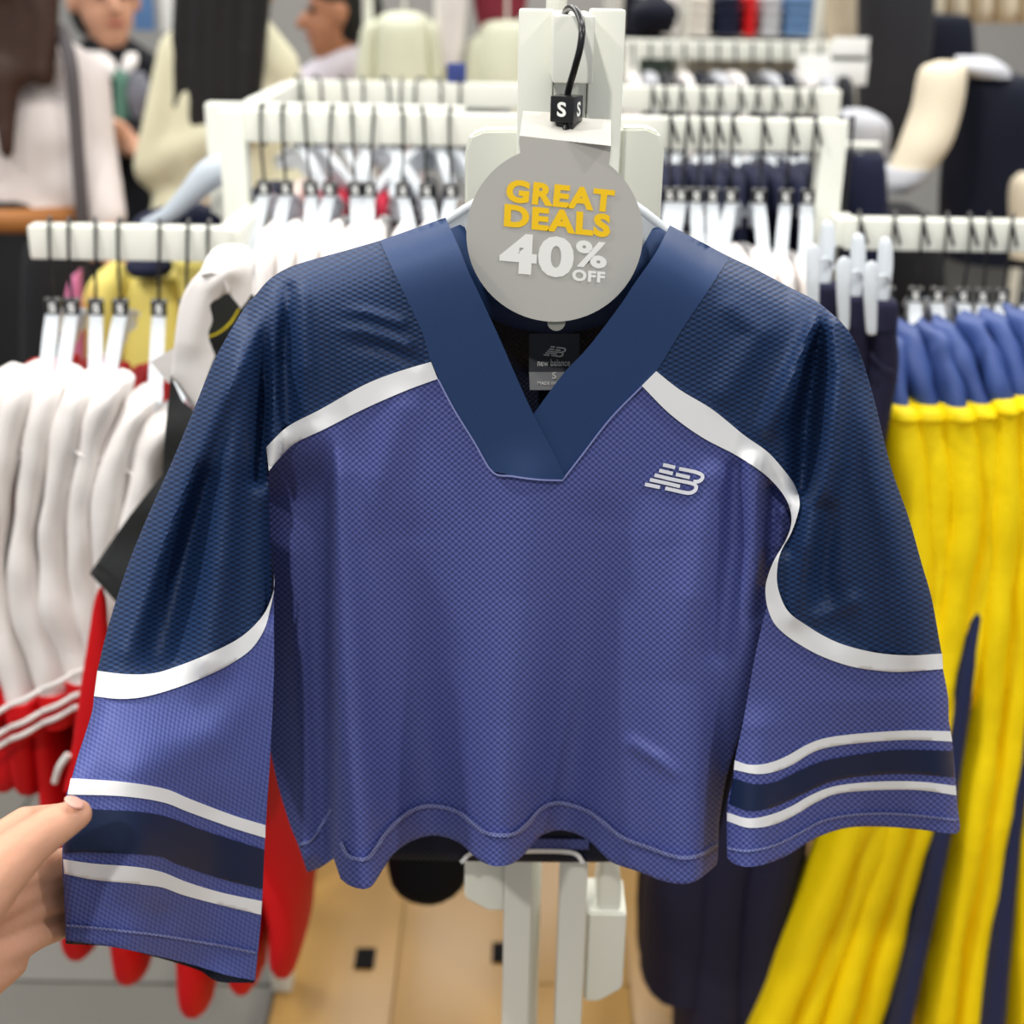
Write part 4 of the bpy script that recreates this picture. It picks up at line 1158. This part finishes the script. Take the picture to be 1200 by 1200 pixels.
bg_garment('coat', 'long charcoal coat hanging behind the cream varsity sleeve', 'coat', CHAR, [(1052, -70, 3.6, 30, .06), (1050, -40, 3.6, 44, .1), (1046, 60, 3.6, 40, .1), (1040, 150, 3.6, 30, .09), (1036, 175, 3.6, 22, .06)])
bg_garment('coat', 'cream coat hanging beside the long charcoal coat', 'coat', CREAM, [(994, -60, 3.9, 26, .06), (992, -40, 3.9, 34, .1), (988, 20, 3.9, 22, .08), (984, 60, 3.9, 12, .06)])
bg_garment('garment', 'black garment below the beige row in the far corner', 'garment', MID, [(1100, 16, 3.8, 20, .04), (1095, 28, 3.8, 44, .08), (1090, 120, 3.8, 50, .1)])
bg_garment('garment', 'pale grey ribbed garment between rack upright and cream sleeve', 'garment', GREYC, [(1005, 128, 3.0, 14, .03), (1010, 142, 3.0, 30, .06), (1016, 175, 3.0, 24, .06), (1020, 210, 3.0, 14, .05)])
for i in range(5):
    x = 1085 + i * 28
    bg_garment('garment', ORD[i] + ' beige garment from the charcoal coat, in the row above the varsity jacket', 'garment', CREAM, [(x, -50, 4.0, 6, .05), (x, -36, 4.0, 13, .12), (x, 10, 4.0, 13, .12), (x, 26, 4.0, 12, .1)], (), 'beige garments in the far corner')
# sign card
sc_ = empty('price_sign', P(980, 100, 3.3), 'blank white price card on the distant rack end', 'sign')
a = P(975, 82, 3.15)
box('card', a, (.155, .004, .062), WHITE_PRINT, sc_, .001)
b = P(996, 58, 3.15)
box('card', b, (.08, .004, .05), WHITE_PRINT, sc_, .001)
box('card_stem', P(998, 102, 3.16), (.02, .01, .08), WHITE_METAL, sc_, .002)
# distant rack garments
shades = [('grey', GREYC), ('charcoal', CHAR), ('white', WHITE_CL), ('midnight', MID)]
for i in range(13):
    x = 742 + i * 20
    k = (2, 0, 1, 2, 3, 0, 2, 1, 0, 3, 2, 0, 1)[i]
    g = empty('garment', P(x, 300, 3.3), ORD[i] + ' garment from the fixture post on the distant rack, ' + shades[k][0], 'garment', 'garments on the distant rack')
    hk = tube('hook', [P(x, 62, 3.24), P(x, 50, 3.22), P(x, 80, 3.22)], .003, BLACK_WIRE, g, 5, 3)
    loft_px('garment_body', [(x, 84, 3.24, 3, .03), (x, 92, 3.2, 8, .12), (x, 130, 3.2, 9, .15), (x, 260, 3.2, 9, .15)], shades[k][1], g, wr=.004)
# far shelf with folded clothes
SHELF = mat('shelf_board', rgb(206, 204, 196), .5)
sh = empty('wall_shelf', P(880, 300, 4.4), 'far shelf unit holding folded clothes', 'shelf')
a = P(720, 44, 4.3); b = P(1010, 44, 4.3)
box('shelf_board', ((a.x + b.x) / 2, 4.4, a.z - .015), (b.x - a.x, .4, .03), SHELF, sh, .003)
box('shelf_board', ((a.x + b.x) / 2, 4.4, a.z - .42), (b.x - a.x, .4, .03), SHELF, sh, .003)
box('back_panel', ((a.x + b.x) / 2, 4.62, a.z / 2 + .2), (b.x - a.x, .03, a.z + .4), SHELF, sh, .003)
for xx in (a.x, b.x):
    box('side_panel', (xx, 4.4, a.z / 2 + .2), (.03, .42, a.z + .4), SHELF, sh, .003)
fold = [(740, 26, 'black', MID), (778, 34, 'white', WHITE_CL), (815, 30, 'off-white', mat('off_white_cloth', rgb(224, 218, 210), .7)), (850, 28, 'midnight blue', NAVY_CL), (876, 14, 'red', RED_CL), (900, 22, 'grey', GREYC), (938, 46, 'denim blue', mat('denim_cloth', rgb(94, 128, 172), .8))]
for x, wpx, nm, m_ in fold:
    c = P(x, 42, 4.3); sc = S(x, 42, 4.3)
    for lv in range(4):
        o = box('folded_garment', (c.x, 4.4, c.z + .014 + .028 * lv), (wpx / sc * .98, .28, .026), m_, None, .011)
        tag(o, nm + ' folded garment, ' + ('lowest', 'second from the bottom', 'third from the bottom', 'topmost')[lv] + ' of its pile on the far shelf', 'clothes', 'folded clothes on the far shelf')
# clothes seen between the people and the fixture post
PCREAM = mat('pale_green_cream', rgb(222, 224, 200), .75)
bg_garment('sweater', 'pale cream sweater hanging past the dark-haired person in profile', 'sweater', PCREAM, [(474, 14, 4.0, 14, .05), (474, 22, 4.0, 32, .09), (474, 44, 4.0, 36, .11), (474, 140, 4.0, 36, .12)],
           [(PCREAM, [(446, 24, 4.0, 8, .05), (436, 40, 4.0, 14, .07), (428, 130, 3.98, 14, .06)]), (PCREAM, [(502, 26, 4.0, 8, .05), (510, 44, 4.0, 12, .07), (514, 130, 3.98, 12, .06)])], hang=1.86)
bg_garment('shirt', 'white shirt hanging between two cream sweaters', 'shirt', WHITE_CL, [(530, -40, 4.0, 12, .04), (530, -20, 4.0, 20, .08), (528, 40, 4.0, 18, .08), (528, 78, 4.0, 14, .07)], hang=1.86)
bg_garment('sweater', 'cream sweater under the maroon garment beside the fixture post', 'sweater', PCREAM, [(594, 24, 4.0, 12, .05), (592, 34, 4.0, 28, .09), (590, 90, 4.0, 34, .12), (588, 150, 4.0, 32, .12)],
           [(PCREAM, [(568, 40, 4.0, 8, .05), (560, 56, 4.0, 13, .07), (556, 140, 3.98, 12, .06)])], hang=1.86)
bg_garment('garment', 'maroon garment hanging above the cream sweater', 'garment', mat('maroon_cloth', rgb(136, 44, 62), .75), [(586, -70, 4.06, 20, .06), (584, -30, 4.06, 32, .05), (584, 14, 4.08, 28, .05), (570, 34, 4.08, 8, .03)], hang=1.86)
bg_garment('garment', 'grey garment on the second rack just left of the fixture plate', 'garment', mat('mid_grey_cloth', rgb(140, 142, 146), .75), [(570, 100, 2.5, 12, .03), (570, 112, 2.5, 28, .05), (572, 200, 2.5, 28, .08)], hang=zB)
q_ = P(535, 98, 2.42)
o = box('price_card', (q_.x, 2.42, zB + .02 + .016), (.032, .012, .032), mat('blue_card', rgb(52, 66, 128), .6), None, .002); tag(o, 'small blue card standing on the second rack below the white shirt', 'card')
bg_garment('garment', 'black garment beside the fixture post top', 'garment', MID, [(768, -6, 4.0, 10, .05), (766, 12, 4.0, 28, .1), (762, 38, 4.0, 24, .08)], hang=1.86)
bg_garment('garment', 'dark green garment hem right of the fixture post', 'garment', mat('dark_green_cloth', rgb(42, 56, 48), .8), [(764, 40, 4.02, 12, .03), (764, 60, 4.02, 24, .06), (764, 98, 4.02, 26, .06)], hang=1.86)
# small black floor sockets
for x, y in ((428, 1129), (588, 1122)):
    d = ray(x, y); t = -CAM.z / d.z; q = CAM + d * t
    o = box('floor_socket', (q.x, q.y, .011), (.034, .05, .006), mat('matte_socket', rgb(24, 22, 22), .8, .15), None, .002)
    tag(o, 'small black socket plate in the honey-coloured floor ' + ('in the open' if x < 500 else 'beside the fixture upright'), 'socket', 'black floor sockets')

# ================================================================== PEOPLE
SKIN2 = mat('warm_skin', rgb(206, 154, 126), .55, .3, noise_amt=.04)
SKIN3 = mat('tan_skin', rgb(184, 128, 98), .55, .3, noise_amt=.04)
LIP = mat('lips', rgb(170, 92, 84), .5)
EYE = mat('eye_dark', rgb(30, 24, 22), .3)


def hand_caps(wr, d, side):
    """palm and five fingers from the wrist along direction d"""
    d = Vector(d).normalized(); s = Vector((side, 0, 0)); n = d.cross(s).normalized(); s = n.cross(d).normalized()
    c = [(wr, wr + d * .075, .026, .034)]
    for k, L in zip((-1.5, -.5, .5, 1.5), (.062, .074, .070, .052)):
        b = wr + d * .085 + s * (k * .017)
        m = b + d * L * .55 + n * .008
        c += [(b, m, .0095, .0088), (m, m + d * L * .45 + n * .016, .0086, .007)]
    t0 = wr + d * .03 - s * .028
    c += [(t0, t0 + d * .035 - s * .022, .012, .0105), (t0 + d * .035 - s * .022, t0 + d * .066 - s * .026, .0103, .008)]
    return c


def person(label, Y, head, neck, shl, shr, pel, arms, face, skin, top_m, bot_m, skirt, hair_m, hair, extra_top=(), sleeves=True):
    hd = P(*head, Y); nk = P(*neck, Y); L = P(*shl, Y); R = P(*shr, Y); pv = P(*pel, Y)
    fd = Vector(face).normalized(); sd = Vector((0, 0, 1)).cross(fd)
    ch = (L + R) / 2 + Vector((0, 0, -.12))
    hs = (R - L).normalized()
    caps = [(hd + Vector((0, 0, .03)), hd + Vector((0, 0, .031)), .098, .098, (.88, .95, 1.05)),
            (hd + fd * .02 + Vector((0, 0, -.03)), hd + fd * .045 + Vector((0, 0, -.085)), .075, .045),
            (hd - fd * .02 + Vector((0, 0, -.06)), nk + Vector((0, 0, -.03)), .052, .058),
            (hd + fd * .10 + Vector((0, 0, .015)), hd + fd * .118 + Vector((0, 0, -.018)), .010, .016),
            (hd + sd * .092 + Vector((0, 0, .01)), hd + sd * .094 + Vector((0, 0, -.025)), .018, .012),
            (hd - sd * .092 + Vector((0, 0, .01)), hd - sd * .094 + Vector((0, 0, -.025)), .018, .012),
            (nk, L, .05, .052), (nk, R, .05, .052),
            (L + hs * .07 + Vector((0, 0, -.1)), pv + hs * -.04 + Vector((0, 0, .14)), .095, .09), (R - hs * .07 + Vector((0, 0, -.1)), pv + hs * .04 + Vector((0, 0, .14)), .095, .09),
            (ch, pv, .10, .11), (pv - hs * .05, pv + hs * .05, .115, .115)]
    legs = []
    for s in (-1, 1):
        hip = pv + hs * (.085 * s) + Vector((0, 0, -.05))
        kn = Vector((hip.x, hip.y, .47)); an = Vector((hip.x, hip.y, .085))
        legs += [(hip, kn, .085, .056), (kn, an, .056, .036), (Vector((an.x, an.y, .04)), Vector((an.x, an.y, .035)) + fd * .15, .036, .03)]
    caps += legs
    armc = []
    for side, a in zip((-1, 1), arms):
        s0 = L if side < 0 else R
        el = P(a[0][0], a[0][1], Y + a[0][2]); wr = P(a[1][0], a[1][1], Y + a[1][2])
        armc += [(s0, el, .050, .040), (el, wr, .040, .028)]
        caps += hand_caps(wr, wr - el, side)
    caps += armc
    body = blob('person', caps, .011, skin, None, 5)
    tag(body, label, 'person')
    for s in (-1, 1):
        e = hd + fd * .082 + sd * (.034 * s) + Vector((0, 0, .02))
        bm = bmesh.new(); bmesh.ops.create_icosphere(bm, subdivisions=2, radius=.011, matrix=Matrix.Translation(e))
        me = bpy.data.meshes.new('eye'); bm.to_mesh(me); bm.free(); me.shade_smooth(); link('eye', me, EYE, body)
    mo = hd + fd * .092 + Vector((0, 0, -.055))
    tube('mouth', [mo - sd * .022, mo + fd * .006, mo + sd * .022], .005, LIP, body, 6, 3)
    tc = [(a, b, r0 + .018, r1 + .018) for a, b, r0, r1 in [c[:4] for c in caps[6:12]]]
    if sleeves: tc += [(a, b, r0 + .02, r1 + .018) for a, b, r0, r1 in armc]
    blob('top', tc + list(extra_top), .013, top_m, body, 6)
    if skirt:
        loft('skirt', [(pv.x, pv.y, pv.z + .09, .14, .12), (pv.x, pv.y, pv.z, .165, .145), (pv.x, pv.y, pv.z - .25, .20, .18), (pv.x, pv.y, skirt, .25, .22)], bot_m, body, wr=.012, wsc=6, seg=24)
    else:
        blob('trousers', [(a, b, r0 + .014, r1 + .02) for a, b, r0, r1 in [l for i, l in enumerate(legs) if i % 3 < 2]] + [(pv - hs * .05, pv + hs * .05, .13, .13)], .013, bot_m, body, 5)
    for i in (2, 5):
        a, b = legs[i][0], legs[i][1]
        blob('shoe', [(a, b, .044, .038)], .01, MID, body, 3)
    blob('hair', hair(hd, nk, fd, sd), .012, hair_m, body, 3)
    return body


BROWN_H = mat('brown_hair', rgb(62, 38, 28), .5, .4, noise_amt=.25, noise_scale=40)
BLACK_H = mat('black_hair', rgb(16, 13, 14), .5, .4, noise_amt=.2, noise_scale=40)
BLOUSE = mat('white_blouse', rgb(232, 222, 218), .75, .2)
KNITC = mat('ivory_knit', rgb(226, 222, 192), .8, .2, bump=.1, bump_scale=90)
VESTM = mat('dark_vest', rgb(20, 22, 28), .8, .2)
Z = Vector((0, 0, 1))


def cap_hair(hd, fd):
    return [(hd - fd * .015 + Z * .05, hd - fd * .02 + Z * .055, .103, .103), (hd - fd * .04 + Z * .0, hd - fd * .045 - Z * .03, .092, .088)]


def hairA(hd, nk, fd, sd):
    c = cap_hair(hd, fd)
    for s in (-.065, -.03, .0, .03, .065):
        c.append((hd - fd * .07 + sd * s, nk - fd * .11 + sd * s * 1.25 - Z * .06, .045, .026))
    c.append((nk - fd * .11 - Z * .05, nk - fd * .145 - Z * .21, .036, .016))
    return c


A = person('woman seen from behind in a white blouse, long brown hair and brown belt', 3.0, (22, -44), (22, 48), (-66, 98), (92, 98), (22, 275),
           (((-100, 190, -.02), (-70, 262, -.10)), ((106, 182, -.02), (124, 250, -.08))), (0, 1, 0), SKIN2, BLOUSE, mat('black_skirt', rgb(18, 18, 20), .8), .35, BROWN_H, hairA,
           [(P(-36, 205, 3.0), P(76, 208, 3.0), .10, .10)])
b_ = P(24, 247, 3.0)
loft('belt', [(b_.x, b_.y, b_.z - .024, .165, .14), (b_.x, b_.y, b_.z - .008, .178, .152), (b_.x, b_.y, b_.z + .012, .178, .152), (b_.x, b_.y, b_.z + .024, .165, .14)], mat('tan_leather', rgb(172, 112, 58), .5), A, sm=2)
tube('bag_strap', [P(70, 34, 2.93), P(82, 70, 2.88), P(88, 130, 2.87), P(94, 220, 2.87), P(100, 300, 2.9)], .014, mat('grey_strap', rgb(92, 86, 88), .7), A, 8)
blob('handbag', [(P(105, 300, 2.95), P(112, 360, 2.95), .07, .08, (1, .5, 1))], .014, mat('dark_bag', rgb(30, 28, 32), .6), A)


def hairB(hd, nk, fd, sd): return cap_hair(hd, fd)


B = person('man with dark vest, white collar and green tie behind the white blouse', 4.1, (122, 2), (128, 60), (78, 100), (188, 100), (140, 245),
           (((92, 160, -.06), (138, 168, -.2)), ((180, 170, -.06), (150, 158, -.2))), (.55, -.85, 0), SKIN2, VESTM, VESTM, 0, BLACK_H, hairB)
loft_px('shirt_collar', [(112, 60, 4.03, 10, .02), (120, 72, 4.0, 14, .03), (130, 88, 3.98, 9, .02), (134, 92, 3.98, 3, .01)], WHITE_CL, B)
loft_px('shirt_collar', [(154, 62, 4.03, 6, .02), (152, 74, 4.0, 9, .03), (146, 88, 3.98, 7, .02), (144, 92, 3.98, 3, .01)], WHITE_CL, B)
loft_px('tie', [(140, 82, 3.96, 6, .012), (142, 92, 3.95, 9, .015), (142, 104, 3.94, 7, .012), (143, 140, 3.93, 9, .012)], mat('green_tie', rgb(86, 128, 112), .6), B)
loft_px('lapel', [(160, 84, 3.97, 8, .015), (164, 110, 3.94, 16, .02), (162, 138, 3.93, 6, .015)], mat('grey_lapel', rgb(112, 112, 122), .8), B)


def hairC(hd, nk, fd, sd):
    c = cap_hair(hd, fd)
    for s in (-.07, -.025, .02, .07):
        c.append((hd - fd * .06 + sd * s, nk - fd * .10 + sd * s * 1.3 - Z * .22, .06, .04))
    return c


C = person('person in an ivory knit cardigan with long black hair', 3.35, (286, -62), (276, 26), (218, 66), (318, 80), (262, 262),
           (((184, 196, -.02), (262, 158, -.10)), ((345, 170, .05), (330, 250, -.02))), (.5, .85, 0), SKIN2, KNITC, mat('beige_skirt', rgb(176, 160, 140), .8), .35, BLACK_H, hairC)


def hairD(hd, nk, fd, sd): return cap_hair(hd, fd) + [(hd - fd * .06, hd - fd * .07 - Z * .06, .08, .06)]


Dp = person('dark-haired person in profile wearing a lilac-white shirt', 4.3, (396, 14), (412, 72), (360, 108), (470, 108), (415, 250),
            (((350, 180, 0), (352, 240, -.1)), ((480, 180, 0), (478, 240, -.05))), (-1, -.25, -.18), SKIN3, mat('lilac_white_shirt', rgb(216, 210, 220), .75), VESTM, 0, BLACK_H, hairD)
# posters on the back wall behind the people
for (x0, x1, y0, y1, m_, lb) in ((184, 240, -60, 38, WHITE_PRINT, 'plain white poster on the back wall behind the ivory cardigan'), (152, 182, -40, 36, mat('blue_green_print', rgb(92, 128, 176), .6), 'blue poster on the back wall beside the white poster')):
    a = P(x0, y0, 5.2); b = P(x1, y1, 5.2)
    o = box('poster', ((a.x + b.x) / 2, 5.2, (a.z + b.z) / 2), (b.x - a.x, .02, a.z - b.z), m_, None, .002)
    tag(o, lb, 'poster')
